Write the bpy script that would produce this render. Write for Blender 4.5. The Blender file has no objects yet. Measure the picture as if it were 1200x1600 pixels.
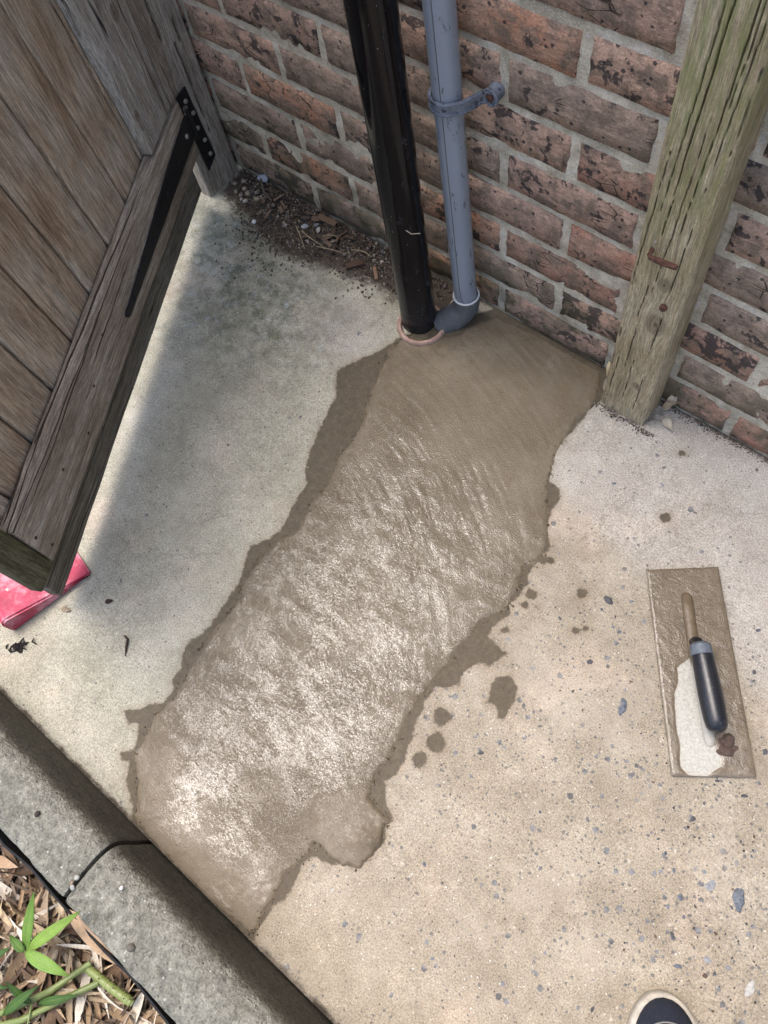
import bpy, bmesh, math, random
import numpy as np
from mathutils import Vector, Matrix, Quaternion
SC = bpy.context.scene
COL = SC.collection
# ---------------------------------------------------------------- camera
cam_data = bpy.data.cameras.new('camera'); cam = bpy.data.objects.new('camera', cam_data); COL.objects.link(cam)
RM = Matrix(((0.7730694, -0.53898824, 0.33444785), (0.62214259, 0.74709392, -0.23407107), (-0.1237024, 0.38902744, 0.912883)))
cam.matrix_world = Matrix.Translation((0, -0.7608, 1.2416)) @ RM.to_4x4()
cam_data.sensor_fit = 'VERTICAL'; cam_data.sensor_height = 24.0; cam_data.lens = 1257.63 / 1600 * 24.0
cam_data.clip_start = .02; cam_data.clip_end = 400
SC.camera = cam
# ---------------------------------------------------------------- sky, sun, exposure
SUN_EL = math.radians(73.5); SUN_DIR = Vector((-.998, .02, 0)).normalized()      # horizontal direction towards the sun
world = bpy.data.worlds.new('World'); SC.world = world; world.use_nodes = True
wn = world.node_tree; bg = wn.nodes['Background']
sky = wn.nodes.new('ShaderNodeTexSky'); sky.sky_type = 'NISHITA'; sky.sun_disc = False
sky.sun_elevation = SUN_EL; sky.sun_rotation = math.atan2(SUN_DIR.x, SUN_DIR.y)
sky.air_density = 1.2; sky.dust_density = 5.0; sky.ozone_density = 1.4
wn.links.new(sky.outputs[0], bg.inputs['Color']); bg.inputs['Strength'].default_value = 0.15
sd = bpy.data.lights.new('sun', 'SUN'); sun = bpy.data.objects.new('sun', sd); COL.objects.link(sun)
sd.energy = .66; sd.angle = math.radians(27); sd.color = (1, .995, .985)
tosun = Vector((SUN_DIR.x * math.cos(SUN_EL), SUN_DIR.y * math.cos(SUN_EL), math.sin(SUN_EL)))
sun.rotation_euler = tosun.to_track_quat('Z', 'Y').to_euler(); sun.location = (-2, -2, 3)
SC.view_settings.view_transform = 'Standard'; SC.view_settings.look = 'None'
SC.view_settings.exposure = 1.34; SC.view_settings.gamma = 1; SC.view_settings.use_curve_mapping = False
SC.render.engine = 'CYCLES'
rng = random.Random(7); nr = np.random.RandomState(5)

# ---------------------------------------------------------------- measured outlines (metres, on the ground)
MORTAR = [[-0.638,-0.138],[-0.585,-0.111],[-0.562,-0.082],[-0.552,-0.046],[-0.53,-0.018],[-0.458,-0.009],[-0.388,-0.011],[-0.315,-0.01],[-0.29,-0.056],[-0.288,-0.086],[-0.294,-0.121],[-0.287,-0.184],[-0.274,-0.218],[-0.261,-0.252],[-0.242,-0.275],[-0.209,-0.321],[-0.201,-0.347],[-0.201,-0.372],[-0.212,-0.384],[-0.205,-0.408],[-0.199,-0.421],[-0.195,-0.44],[-0.193,-0.459],[-0.211,-0.486],[-0.214,-0.549],[-0.216,-0.619],[-0.215,-0.682],[-0.202,-0.734],[-0.198,-0.792],[-0.187,-0.812],[-0.156,-0.816],[-0.142,-0.815],[-0.145,-0.827],[-0.136,-0.849],[-0.136,-0.875],[-0.137,-0.892],[-0.158,-0.904],[-0.194,-0.905],[-0.212,-0.91],[-0.209,-0.926],[-0.215,-0.968],[-0.21,-1.01],[-0.203,-1.046],[-0.202,-1.054],[-0.28,-1.061],[-0.391,-1.06],[-0.448,-1.054],[-0.479,-1.018],[-0.515,-0.994],[-0.516,-0.969],[-0.533,-0.928],[-0.525,-0.889],[-0.541,-0.823],[-0.55,-0.773],[-0.55,-0.738],[-0.551,-0.703],[-0.566,-0.681],[-0.573,-0.632],[-0.57,-0.585],[-0.552,-0.554],[-0.567,-0.508],[-0.567,-0.463],[-0.585,-0.396],[-0.589,-0.345],[-0.609,-0.297],[-0.637,-0.231],[-0.649,-0.182],[-0.644,-0.148]]
DAMP = [[-0.649,-0.145],[-0.667,-0.201],[-0.681,-0.226],[-0.703,-0.273],[-0.669,-0.317],[-0.651,-0.381],[-0.634,-0.431],[-0.616,-0.464],[-0.598,-0.479],[-0.591,-0.518],[-0.579,-0.561],[-0.582,-0.594],[-0.602,-0.627],[-0.588,-0.654],[-0.577,-0.674],[-0.567,-0.726],[-0.561,-0.774],[-0.572,-0.817],[-0.553,-0.849],[-0.55,-0.875],[-0.537,-0.875],[-0.535,-0.91],[-0.547,-0.914],[-0.557,-0.935],[-0.58,-0.956],[-0.555,-0.964],[-0.543,-0.953],[-0.521,-0.983],[-0.536,-1.003],[-0.527,-1.009],[-0.514,-1.003],[-0.495,-1.026],[-0.462,-1.046],[-0.445,-1.066],[-0.194,-1.064],[-0.2,-1.045],[-0.201,-1.008],[-0.194,-0.979],[-0.205,-0.942],[-0.2,-0.921],[-0.177,-0.919],[-0.169,-0.91],[-0.146,-0.902],[-0.135,-0.881],[-0.13,-0.844],[-0.141,-0.824],[-0.141,-0.812],[-0.167,-0.797],[-0.182,-0.779],[-0.174,-0.762],[-0.183,-0.724],[-0.195,-0.692],[-0.206,-0.653],[-0.207,-0.625],[-0.179,-0.597],[-0.188,-0.577],[-0.176,-0.551],[-0.161,-0.547],[-0.151,-0.516],[-0.174,-0.512],[-0.192,-0.512],[-0.191,-0.493],[-0.185,-0.461],[-0.194,-0.449],[-0.188,-0.429],[-0.191,-0.407],[-0.2,-0.38],[-0.202,-0.367],[-0.196,-0.336],[-0.204,-0.32],[-0.217,-0.317],[-0.231,-0.278],[-0.232,-0.254],[-0.243,-0.237],[-0.266,-0.235],[-0.277,-0.212],[-0.289,-0.169],[-0.285,-0.126],[-0.285,-0.091],[-0.279,-0.056],[-0.309,0.01],[-0.539,0.005]]
BLOB = [[-0.145,-0.553],[-0.128,-0.541],[-0.109,-0.548],[-0.099,-0.57],[-0.095,-0.598],[-0.103,-0.602],[-0.118,-0.592],[-0.132,-0.595],[-0.137,-0.578]]
SPOTS = [[-0.173,-0.653,0.013],[-0.157,-0.688,0.014],[-0.162,-0.722,0.012],[-0.113,-0.367,0.008],[-0.088,-0.422,0.005],[-0.079,-0.411,0.005],[-0.158,-0.426,0.004],[-0.195,-0.358,0.007],[-0.182,-0.35,0.005],[-0.175,-0.416,0.008],[-0.174,-0.435,0.006],[-0.174,-0.487,0.006],[-0.078,-0.182,0.009],[-0.117,-0.069,0.005]]
AGG = [[0.03,-0.478],[0.286,-0.6],[0.002,-0.61],[-0.126,-0.444],[-0.044,-0.451],[-0.075,-0.352],[-0.068,-0.831],[0.02,-0.439],[0.249,-0.609],[-0.075,-0.744],[-0.095,-0.659],[0.188,-0.55],[0.044,-0.646],[0.03,-0.725],[0.226,-0.708],[0.348,-0.684],[0.266,-0.719],[0.043,-0.798],[0.291,-0.689],[-0.04,-0.503],[-0.091,-0.613],[-0.035,-0.385],[-0.046,-0.333],[0.014,-0.825],[0.188,-0.486],[0.227,-0.481],[0.22,-0.411],[0.152,-0.32],[-0.013,-0.518],[-0.118,-0.421],[-0.122,-0.471],[0.219,-0.666],[0.043,-0.735],[0.202,-0.623],[-0.112,-0.136],[-0.176,-0.178],[0.126,-0.261],[-0.149,-0.939],[-0.165,-0.952],[-0.147,-0.84],[-0.131,-0.709],[0.12,-0.542],[0.226,-0.646],[0.208,-0.831],[0.241,-0.692]]
PALE = [[0.068,-0.359],[0.061,-0.384],[0.073,-0.4],[0.079,-0.421],[0.104,-0.457],[0.123,-0.478],[0.138,-0.503],[0.152,-0.505],[0.173,-0.491],[0.176,-0.481],[0.181,-0.469],[0.178,-0.459],[0.16,-0.449],[0.15,-0.443],[0.131,-0.42],[0.094,-0.381],[0.073,-0.358]]

# ---------------------------------------------------------------- helpers
def tag(o, label=None, cat=None, group=None, kind=None):
    if label: o['label'] = label
    if cat: o['category'] = cat
    if group: o['group'] = group
    if kind: o['kind'] = kind
    return o
def link(name, me, mat=None, parent=None, loc=(0, 0, 0), rot=(0, 0, 0), smooth=False):
    o = bpy.data.objects.new(name, me); COL.objects.link(o)
    if mat is not None:
        if not me.materials: me.materials.append(mat)
    o.location = loc; o.rotation_euler = rot
    if parent is not None: o.parent = parent
    if smooth and me is not None: me.polygons.foreach_set('use_smooth', [True] * len(me.polygons))
    return o
def empty(name, loc=(0, 0, 0), rot=(0, 0, 0)):
    o = bpy.data.objects.new(name, None); COL.objects.link(o); o.location = loc; o.rotation_euler = rot
    o.empty_display_size = .05
    return o
def bm_mesh(bm, name='m'):
    bm.normal_update()
    me = bpy.data.meshes.new(name); bm.to_mesh(me); bm.free(); return me
def mesh(verts, faces, name='m'):
    me = bpy.data.meshes.new(name); me.from_pydata([tuple(v) for v in verts], [], [tuple(f) for f in faces]); me.update(); return me
def grid_faces(nx, ny, off=0):
    i = np.arange(nx - 1)[:, None]; j = np.arange(ny - 1)[None, :]
    a = (i * ny + j).ravel() + off
    return np.stack([a, a + ny, a + ny + 1, a + 1], 1)
def grid_mesh(V, nx, ny, name='m', keep=None):
    F = grid_faces(nx, ny)
    if keep is not None: F = F[keep[F].all(1)]
    me = bpy.data.meshes.new(name)
    me.vertices.add(len(V)); me.vertices.foreach_set('co', V.astype(np.float32).ravel())
    me.loops.add(F.size); me.loops.foreach_set('vertex_index', F.ravel().astype(np.int32))
    me.polygons.add(len(F)); me.polygons.foreach_set('loop_start', np.arange(0, F.size, 4, dtype=np.int32))
    me.polygons.foreach_set('loop_total', np.full(len(F), 4, dtype=np.int32))
    me.update(calc_edges=True); me.validate()
    me.polygons.foreach_set('use_smooth', [True] * len(me.polygons))
    return me
def attr(me, name, vals):
    a = me.attributes.new(name, 'FLOAT', 'POINT'); a.data.foreach_set('value', np.asarray(vals, dtype=np.float32))
def hash2(ix, iy, s):
    h = (ix.astype(np.int64) * 374761393 + iy.astype(np.int64) * 668265263 + s * 1442695041) & 0x7fffffff
    h = ((h ^ (h >> 13)) * 1274126177) & 0x7fffffff
    return ((h ^ (h >> 16)) & 0xffff) / 65535.0
def vnoise(x, y, s=0):
    ix = np.floor(x); iy = np.floor(y); fx = x - ix; fy = y - iy
    fx = fx * fx * (3 - 2 * fx); fy = fy * fy * (3 - 2 * fy)
    a = hash2(ix, iy, s); b = hash2(ix + 1, iy, s); c = hash2(ix, iy + 1, s); d = hash2(ix + 1, iy + 1, s)
    return (a * (1 - fx) + b * fx) * (1 - fy) + (c * (1 - fx) + d * fx) * fy * 1.0
def fbm(x, y, f, o=4, s=0, g=.5):
    r = 0; a = 1; t = 0
    for k in range(o):
        r = r + a * (vnoise(x * f + 17.3 * k, y * f - 9.1 * k, s + k) - .5) * 2; t += a; a *= g; f *= 2.03
    return r / t
def sdf(px, py, poly):
    P = np.array(poly); n = len(P); d = np.full(px.shape, 1e9); ins = np.zeros(px.shape, bool)
    for i in range(n):
        ax, ay = P[i]; bx, by = P[(i + 1) % n]
        ex, ey = bx - ax, by - ay; wx, wy = px - ax, py - ay
        t = np.clip((wx * ex + wy * ey) / (ex * ex + ey * ey + 1e-12), 0, 1)
        d = np.minimum(d, (wx - ex * t) ** 2 + (wy - ey * t) ** 2)
        c = ((ay > py) != (by > py)) & (px < (bx - ax) * (py - ay) / (by - ay + 1e-15) + ax)
        ins ^= c
    d = np.sqrt(d); return np.where(ins, -d, d)
def box(bm, x0, x1, y0, y1, z0, z1, jit=0):
    vs = [bm.verts.new((x + rng.uniform(-jit, jit), y + rng.uniform(-jit, jit), z + rng.uniform(-jit, jit))) for x in (x0, x1) for y in (y0, y1) for z in (z0, z1)]
    for f in ((0, 1, 3, 2), (4, 6, 7, 5), (0, 4, 5, 1), (2, 3, 7, 6), (0, 2, 6, 4), (1, 5, 7, 3)): bm.faces.new([vs[i] for i in f])
    return vs
def bbox_mesh(x0, x1, y0, y1, z0, z1, bev=.002, seg=2, jit=0, name='m'):
    bm = bmesh.new(); box(bm, x0, x1, y0, y1, z0, z1, jit)
    if bev: bmesh.ops.bevel(bm, geom=bm.edges[:], offset=bev, segments=seg, affect='EDGES', profile=.6)
    bmesh.ops.recalc_face_normals(bm, faces=bm.faces[:])
    return bm_mesh(bm, name)
def frames(pts):
    out = []; prev = None
    for i, p in enumerate(pts):
        a = pts[max(i - 1, 0)]; b = pts[min(i + 1, len(pts) - 1)]; t = (b - a).normalized()
        if prev is None:
            u = t.cross(Vector((0, 0, 1)));
            if u.length < .1: u = t.cross(Vector((1, 0, 0)))
        else: u = prev - t * prev.dot(t)
        u.normalize(); prev = u; out.append((t, u, t.cross(u)))
    return out
def tube(bm, pts, rad, n=16, caps=True, flat=1.0):
    pts = [Vector(p) for p in pts]; fr = frames(pts); rings = []
    for i, p in enumerate(pts):
        r = rad[i] if isinstance(rad, (list, tuple)) else rad
        _, u, w = fr[i]
        rings.append([bm.verts.new(p + (u * math.cos(2 * math.pi * k / n) + w * math.sin(2 * math.pi * k / n) * flat) * r) for k in range(n)])
    for a, b in zip(rings, rings[1:]):
        for k in range(n): bm.faces.new((a[k], a[(k + 1) % n], b[(k + 1) % n], b[k]))
    if caps: bm.faces.new(rings[0][::-1]); bm.faces.new(rings[-1])
    return rings
def smooth(o, ang=40):
    me = o.data; me.polygons.foreach_set('use_smooth', [True] * len(me.polygons))
    try: me.set_sharp_from_angle(angle=math.radians(ang))
    except Exception: pass
    return o
# ---------------------------------------------------------------- material helper
class NT:
    def __init__(s, name):
        s.m = bpy.data.materials.new(name); s.m.use_nodes = True; s.t = s.m.node_tree; s.b = s.t.nodes['Principled BSDF']
        s.oc = None
    def n(s, typ, **kw):
        o = s.t.nodes.new('ShaderNode' + typ)
        for k, v in kw.items(): setattr(o, k, v)
        return o
    def L(s, a, b): s.t.links.new(a, b)
    def put(s, sock, v):
        if hasattr(v, 'is_output') or isinstance(v, bpy.types.NodeSocket): s.L(v, sock)
        else: sock.default_value = v
    def coord(s, kind='Object'):
        if s.oc is None: s.oc = s.n('TexCoord')
        return s.oc.outputs[kind]
    def pos(s): return s.n('NewGeometry').outputs['Position']
    def math(s, op, a, b=0.0, c=0.0, clamp=False):
        o = s.n('Math', operation=op, use_clamp=clamp); s.put(o.inputs[0], a); s.put(o.inputs[1], b)
        if len(o.inputs) > 2: s.put(o.inputs[2], c)
        return o.outputs[0]
    def vmath(s, op, a, b=(0, 0, 0)):
        o = s.n('VectorMath', operation=op); s.put(o.inputs[0], a); s.put(o.inputs[1], b); return o.outputs[0]
    def sep(s, v): o = s.n('SeparateXYZ'); s.put(o.inputs[0], v); return o.outputs
    def comb(s, x, y, z): o = s.n('CombineXYZ'); [s.put(o.inputs[i], q) for i, q in enumerate((x, y, z))]; return o.outputs[0]
    def mapping(s, v, scale=(1, 1, 1), loc=(0, 0, 0), rot=(0, 0, 0)):
        o = s.n('Mapping'); s.put(o.inputs[0], v); s.put(o.inputs['Location'], loc); s.put(o.inputs['Rotation'], rot); s.put(o.inputs['Scale'], scale); return o.outputs[0]
    def noise(s, v, sc, det=3.0, rough=.55, dist=0.0, color=False):
        o = s.n('TexNoise'); s.put(o.inputs['Vector'], v); s.put(o.inputs['Scale'], sc); o.inputs['Detail'].default_value = det
        o.inputs['Roughness'].default_value = rough; o.inputs['Distortion'].default_value = dist
        return o.outputs['Color' if color else 'Fac']
    def vor(s, v, sc, feat='F1', out='Distance', rnd=1.0):
        o = s.n('TexVoronoi', feature=feat); s.put(o.inputs['Vector'], v); s.put(o.inputs['Scale'], sc)
        o.inputs['Randomness'].default_value = rnd
        return o.outputs[out]
    def ramp(s, f, stops, interp='LINEAR'):
        o = s.n('ValToRGB'); s.put(o.inputs[0], f); r = o.color_ramp; r.interpolation = interp
        while len(r.elements) < len(stops): r.elements.new(.5)
        for e, (p, c) in zip(r.elements, stops):
            e.position = p; e.color = (c, c, c, 1) if isinstance(c, (int, float)) else (*c, 1)
        return o.outputs[0]
    def step(s, f, lo, hi, a=0.0, b=1.0):
        o = s.n('MapRange', interpolation_type='SMOOTHSTEP'); s.put(o.inputs[0], f)
        for k, q in zip((1, 2, 3, 4), (lo, hi, a, b)): s.put(o.inputs[k], q)
        return o.outputs[0]
    def mix(s, f, a, b, mode='MIX'):
        o = s.n('Mix', data_type='RGBA', blend_type=mode); s.put(o.inputs[0], f)
        for i, q in ((6, a), (7, b)): s.put(o.inputs[i], (*q, 1) if isinstance(q, tuple) and len(q) == 3 else q)
        return o.outputs[2]
    def attr(s, name): return s.n('Attribute', attribute_name=name).outputs['Fac']
    def attrc(s, name): return s.n('Attribute', attribute_name=name).outputs['Color']
    def rnd(s): return s.n('ObjectInfo').outputs['Random']
    def bump(s, h, dist=.001, strength=1.0, nrm=None):
        o = s.n('Bump'); s.put(o.inputs['Height'], h); o.inputs['Distance'].default_value = dist; s.put(o.inputs['Strength'], strength)
        if nrm is not None: s.L(nrm, o.inputs['Normal'])
        return o.outputs[0]
    def out(s, col=None, rough=None, nrm=None, **kw):
        if col is not None: s.put(s.b.inputs['Base Color'], (*col, 1) if isinstance(col, tuple) and len(col) == 3 else col)
        if rough is not None: s.put(s.b.inputs['Roughness'], rough)
        if nrm is not None: s.L(nrm, s.b.inputs['Normal'])
        for k, v in kw.items(): s.put(s.b.inputs[k.replace('_', ' ')], v)
        return s.m

# ================================================================ MATERIALS
def mat_concrete():
    t = NT('path_concrete'); p = t.pos()
    n1 = t.noise(p, 3.2, 4, .6); n2 = t.noise(p, 11, 5, .65); n3 = t.noise(p, 60, 4, .7); n4 = t.noise(p, 420, 3, .7); n5 = t.noise(p, 1100, 2, .6)
    tan = t.ramp(n2, [(.32, (.25, .212, .16)), (.5, (.305, .265, .205)), (.68, (.36, .32, .255))])
    pale = t.ramp(n2, [(.3, (.315, .285, .243)), (.5, (.375, .345, .302)), (.7, (.43, .405, .36))])
    grey = t.ramp(n2, [(.3, (.27, .26, .205)), (.5, (.345, .33, .265)), (.7, (.41, .395, .33))])
    wt = t.step(t.math('ADD', t.attr('tan'), t.math('MULTIPLY', t.math('SUBTRACT', n2, .5), .55)), .3, .7)
    wg = t.step(t.math('ADD', t.attr('grey'), t.math('MULTIPLY', t.math('SUBTRACT', n1, .5), .5)), .2, .8)
    c = t.mix(wt, pale, tan); c = t.mix(wg, c, grey)
    # efflorescence and green algae towards the back corner
    al = t.attr('algae')
    blot = t.noise(p, 26, 6, .75)
    c = t.mix(t.math('MULTIPLY', t.step(blot, .42, .62), al), c, (.15, .16, .12))
    c = t.mix(t.math('MULTIPLY', t.step(t.noise(p, 45, 6, .8), .54, .66), al), c, (.36, .39, .40))
    c = t.mix(t.math('MULTIPLY', t.step(t.noise(p, 17, 3, .6), .5, .72), t.math('MULTIPLY', al, .45)), c, (.13, .14, .085))
    # pinkish dust patches
    c = t.mix(t.math('MULTIPLY', t.step(t.noise(t.mapping(p, loc=(3, 1, 0)), 6, 4, .6), .52, .72), .32), c, (.56, .44, .35))
    # sand grain
    c = t.mix(.85, c, t.ramp(n4, [(.28, .22), (.5, .52), (.72, .80)]), 'OVERLAY')
    c = t.mix(.7, c, t.ramp(n5, [(.3, .34), (.7, .68)]), 'OVERLAY')
    c = t.mix(.35, c, t.ramp(n3, [(.3, .36), (.7, .66)]), 'OVERLAY')
    # small exposed stones (dark and pale)
    def specks(sc, thr, dens, col, am=1.0, off=0):
        q = t.mapping(p, loc=(off, off * .7, 0)); q = t.vmath('ADD', q, t.vmath('SCALE', t.noise(q, 300, 2, .5, color=True)) )
        v = t.n('TexVoronoi', feature='F1'); t.put(v.inputs['Vector'], t.mapping(p, loc=(off, off * .7, 0), scale=(1, 1, .01))); v.inputs['Scale'].default_value = sc
        sc_ = t.sep(v.outputs['Color'])
        e = t.math('MULTIPLY', t.math('ADD', sc_[0], .25), thr)
        d = t.math('ADD', v.outputs['Distance'], t.math('MULTIPLY', t.math('SUBTRACT', t.noise(p, sc * 3, 3, .6), .5), .55))
        m = t.math('MULTIPLY', t.math('LESS_THAN', d, e), t.math('GREATER_THAN', sc_[1], 1 - dens) if isinstance(dens, float) else t.math('GREATER_THAN', sc_[1], dens))
        return t.math('MULTIPLY', m, am)
    st = t.attr('stones')
    dn = t.math('SUBTRACT', 1.02, t.math('MULTIPLY', st, .55))
    c = t.mix(specks(75, .28, dn, None, .85, 0), c, t.ramp(t.noise(p, 90, 1), [(.35, (.07, .075, .085)), (.6, (.2, .21, .23))]))
    c = t.mix(specks(150, .30, t.math('SUBTRACT', 1.0, t.math('MULTIPLY', st, .5)), None, .8, 4), c, (.12, .12, .125))
    c = t.mix(specks(120, .2, t.math('SUBTRACT', .985, t.math('MULTIPLY', st, .16)), None, .6, 7), c, (.56, .52, .45))
    c = t.mix(specks(210, .22, .10, None, .9, 9), c, (.06, .055, .05))
    c = t.mix(specks(230, .2, .09, None, .8, 12), c, (.7, .69, .66))
    # dirt from the debris along the wall
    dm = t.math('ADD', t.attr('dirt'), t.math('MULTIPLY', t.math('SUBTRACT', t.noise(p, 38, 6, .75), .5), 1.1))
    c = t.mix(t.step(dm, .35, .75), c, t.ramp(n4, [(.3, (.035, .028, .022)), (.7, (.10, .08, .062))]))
    # hairline cracks and thin flaking layers of old screed
    for sc_, th_, lo_, of_ in ((2.6, .006, .50, 3), (5.5, .012, .60, 11)):
        wq = t.vmath('ADD', t.mapping(p, loc=(of_, 0, 0)), t.vmath('MULTIPLY', t.noise(p, 14, 4, .7, color=True), (.06, .06, 0)))
        e_ = t.vor(t.mapping(wq, scale=(1, 1, .001)), sc_, 'DISTANCE_TO_EDGE')
        k_ = t.math('MULTIPLY', t.step(e_, th_, th_ * .25), t.step(t.noise(t.mapping(p, loc=(of_, 2, 0)), 5, 2), lo_, lo_ + .06))
        c = t.mix(t.math('MULTIPLY', k_, .22), c, (.10, .085, .065))
    fl = t.step(t.noise(t.mapping(p, loc=(1, 5, 0)), 7, 5, .62), .555, .565); c = t.mix(t.math('MULTIPLY', fl, t.math('MULTIPLY', wt, .16)), c, (.52, .46, .38))
    # damp ring and splashes: a crisp, ragged outline
    dd = t.math('ADD', t.attr('damp'), t.math('MULTIPLY', t.math('SUBTRACT', t.noise(p, 55, 5, .7), .5), .018))
    dw = t.step(dd, .0022, -.0018)
    halo = t.step(dd, .012, 0)
    c = t.mix(t.math('MULTIPLY', halo, .30), c, (.24, .185, .125))
    dc = t.ramp(t.noise(p, 90, 5, .7), [(.3, (.05, .038, .023)), (.55, (.083, .064, .04)), (.75, (.12, .095, .062))])
    dc = t.mix(.5, dc, t.ramp(n4, [(.25, .32), (.75, .7)]), 'OVERLAY')
    c = t.mix(t.math('MULTIPLY', dw, .93), c, dc)
    h = t.math('ADD', t.math('MULTIPLY', n4, .5), t.math('ADD', t.math('MULTIPLY', n3, 1.2), t.math('MULTIPLY', n5, .35)))
    b = t.bump(h, .0011, 1.0)
    r = t.math('SUBTRACT', .92, t.math('MULTIPLY', dw, .34))
    return t.out(c, r, b, Specular_IOR_Level=.35)
def mat_wet():
    t = NT('wet_mortar'); p = t.pos()
    q = t.mapping(p, rot=(0, 0, math.radians(35)), scale=(1.0, 1.9, 1))
    a = t.noise(q, 260, 3, .6, .5); b_ = t.noise(p, 520, 3, .6, .3); m = t.noise(p, 9, 4, .6); f = t.noise(p, 900, 2, .6)
    smz = t.attr('smoothness')
    c = t.ramp(m, [(.3, (.132, .104, .070)), (.5, (.165, .134, .093)), (.7, (.205, .17, .124))])
    c = t.mix(t.math('MULTIPLY', t.step(t.noise(p, 34, 5, .7), .55, .72), .5), c, (.13, .09, .045))
    c = t.mix(.35, c, t.ramp(f, [(.3, .36), (.7, .66)]), 'OVERLAY')
    amp = t.math('SUBTRACT', 1.0, t.math('MULTIPLY', smz, .72))
    h = t.math('MULTIPLY', t.math('ADD', t.math('MULTIPLY', a, 1.15), t.math('MULTIPLY', b_, .8)), amp)
    h = t.math('ADD', h, t.math('MULTIPLY', f, .10))
    b = t.bump(h, .0022, 1.0)
    r = t.math('ADD', t.ramp(t.noise(p, 22, 4, .7), [(.35, .14), (.65, .26)]), t.math('MULTIPLY', t.attr('dull'), .28))
    t.L(t.bump(h, .00046, 1.0), t.b.inputs['Coat Normal'])
    film = t.step(t.math('ADD', t.noise(q, 300, 3, .7), t.math('MULTIPLY', t.math('SUBTRACT', t.noise(t.mapping(p, rot=(0, 0, .6), scale=(1, 2.4, 1)), 15, 6, .8, .6), .5), .9)), .40, .64)
    film = t.math('ADD', t.math('MULTIPLY', film, .92), .04)
    film = t.math('MULTIPLY', film, t.math('SUBTRACT', 1.0, t.math('MULTIPLY', t.attr('dull'), .8), clamp=True))
    return t.out(c, r, b, Specular_IOR_Level=.35, IOR=1.45, Coat_Weight=film, Coat_IOR=1.74, Coat_Roughness=t.ramp(t.noise(p, 30, 4, .7), [(.35, .08), (.65, .18)]))
def mat_brick():
    t = NT('brick_clay'); p = t.pos(); o = t.coord(); rn = t.rnd()
    base = t.ramp(rn, [(0, (.34, .18, .13)), (.18, (.38, .25, .195)), (.36, (.27, .21, .165)), (.5, (.47, .30, .22)), (.64, (.18, .15, .13)), (.76, (.44, .225, .14)), (.88, (.30, .23, .18))], 'CONSTANT')
    c = t.mix(t.ramp(t.noise(p, 18, 4, .6), [(.35, 0), (.65, .75)]), base, (.42, .30, .23))
    c = t.mix(t.ramp(t.noise(p, 31, 4, .65), [(.46, 0), (.58, .85)]), c, (.19, .145, .112))
    # creases drawn along the brick
    cr = t.noise(t.mapping(p, scale=(35, 60, 160)), 1, 5, .7, .8)
    c = t.mix(.4, c, t.ramp(cr, [(.3, .2), (.5, .5), (.7, .78)]), 'OVERLAY')
    c = t.mix(.45, c, t.ramp(t.noise(p, 150, 5, .8), [(.32, .25), (.68, .78)]), 'OVERLAY')
    c = t.mix(.55, c, t.ramp(t.noise(p, 380, 3, .7), [(.3, .28), (.7, .72)]), 'OVERLAY')
    # burnt black flecks
    bl = t.math('ADD', t.noise(p, 42, 4, .65, .4), t.math('ADD', t.math('MULTIPLY', t.math('SUBTRACT', t.noise(p, 7, 2), .5), .5), t.math('MULTIPLY', t.math('SUBTRACT', t.math('FRACT', t.math('MULTIPLY', rn, 7.7)), .5), .13)))
    c = t.mix(t.math('MULTIPLY', t.step(bl, .57, .63), .85), c, (.030, .028, .032))
    v = t.n('TexVoronoi'); t.put(v.inputs['Vector'], p); v.inputs['Scale'].default_value = 85
    sm = t.math('MULTIPLY', t.math('LESS_THAN', t.math('ADD', v.outputs['Distance'], t.math('MULTIPLY', t.noise(p, 240, 2), .25)), .36), t.math('GREATER_THAN', t.math('ADD', t.sep(v.outputs['Color'])[0], t.math('MULTIPLY', t.math('FRACT', t.math('MULTIPLY', rn, 3.3)), .3)), .95))
    c = t.mix(t.math('MULTIPLY', sm, .85), c, (.028, .027, .032))
    # lime bloom
    c = t.mix(t.math('MULTIPLY', t.step(t.noise(p, 70, 6, .8), .62, .72), .5), c, (.42, .38, .34))
    # damp algae on the lowest courses
    z = t.sep(p)[2]
    g = t.math('MULTIPLY', t.step(z, .24, .02), t.step(t.noise(p, 14, 4, .65), .38, .62))
    c = t.mix(t.math('MULTIPLY', g, .75), c, (.075, .075, .042))
    h = t.math('ADD', t.math('MULTIPLY', cr, .5), t.math('ADD', t.math('MULTIPLY', t.noise(p, 120, 4, .7), .9), t.math('MULTIPLY', t.noise(p, 500, 2), .25)))
    v2 = t.vor(t.mapping(p, scale=(1, 1, 2.2)), 26, 'DISTANCE_TO_EDGE')
    crack = t.math('MULTIPLY', t.step(v2, .03, .0), t.step(t.noise(p, 12, 2), .56, .64))
    c = t.mix(t.math('MULTIPLY', crack, .8), c, (.03, .022, .018))
    h = t.math('SUBTRACT', h, t.math('MULTIPLY', crack, 1.2))
    return t.out(c, .88, t.bump(h, .003, 1.0), Specular_IOR_Level=.3)
def mat_joint():
    t = NT('joint_mortar'); p = t.pos()
    n = t.noise(p, 24, 5, .7)
    c = t.ramp(n, [(.32, (.36, .315, .235)), (.5, (.56, .51, .41)), (.66, (.74, .69, .59))])
    c = t.mix(t.step(t.noise(p, 60, 6, .8), .55, .66), c, (.62, .61, .58))
    c = t.mix(.65, c, t.ramp(t.noise(p, 450, 3, .75), [(.3, .25), (.7, .75)]), 'OVERLAY')
    z = t.sep(p)[2]
    c = t.mix(t.math('MULTIPLY', t.step(z, .14, .0), t.step(t.noise(p, 20, 4, .7), .3, .7)), c, (.13, .13, .105))
    h = t.math('ADD', t.noise(p, 500, 3, .75), t.math('MULTIPLY', t.noise(p, 130, 3, .6), 1.2))
    return t.out(c, .95, t.bump(h, .0016, 1.0), Specular_IOR_Level=.25)
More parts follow.
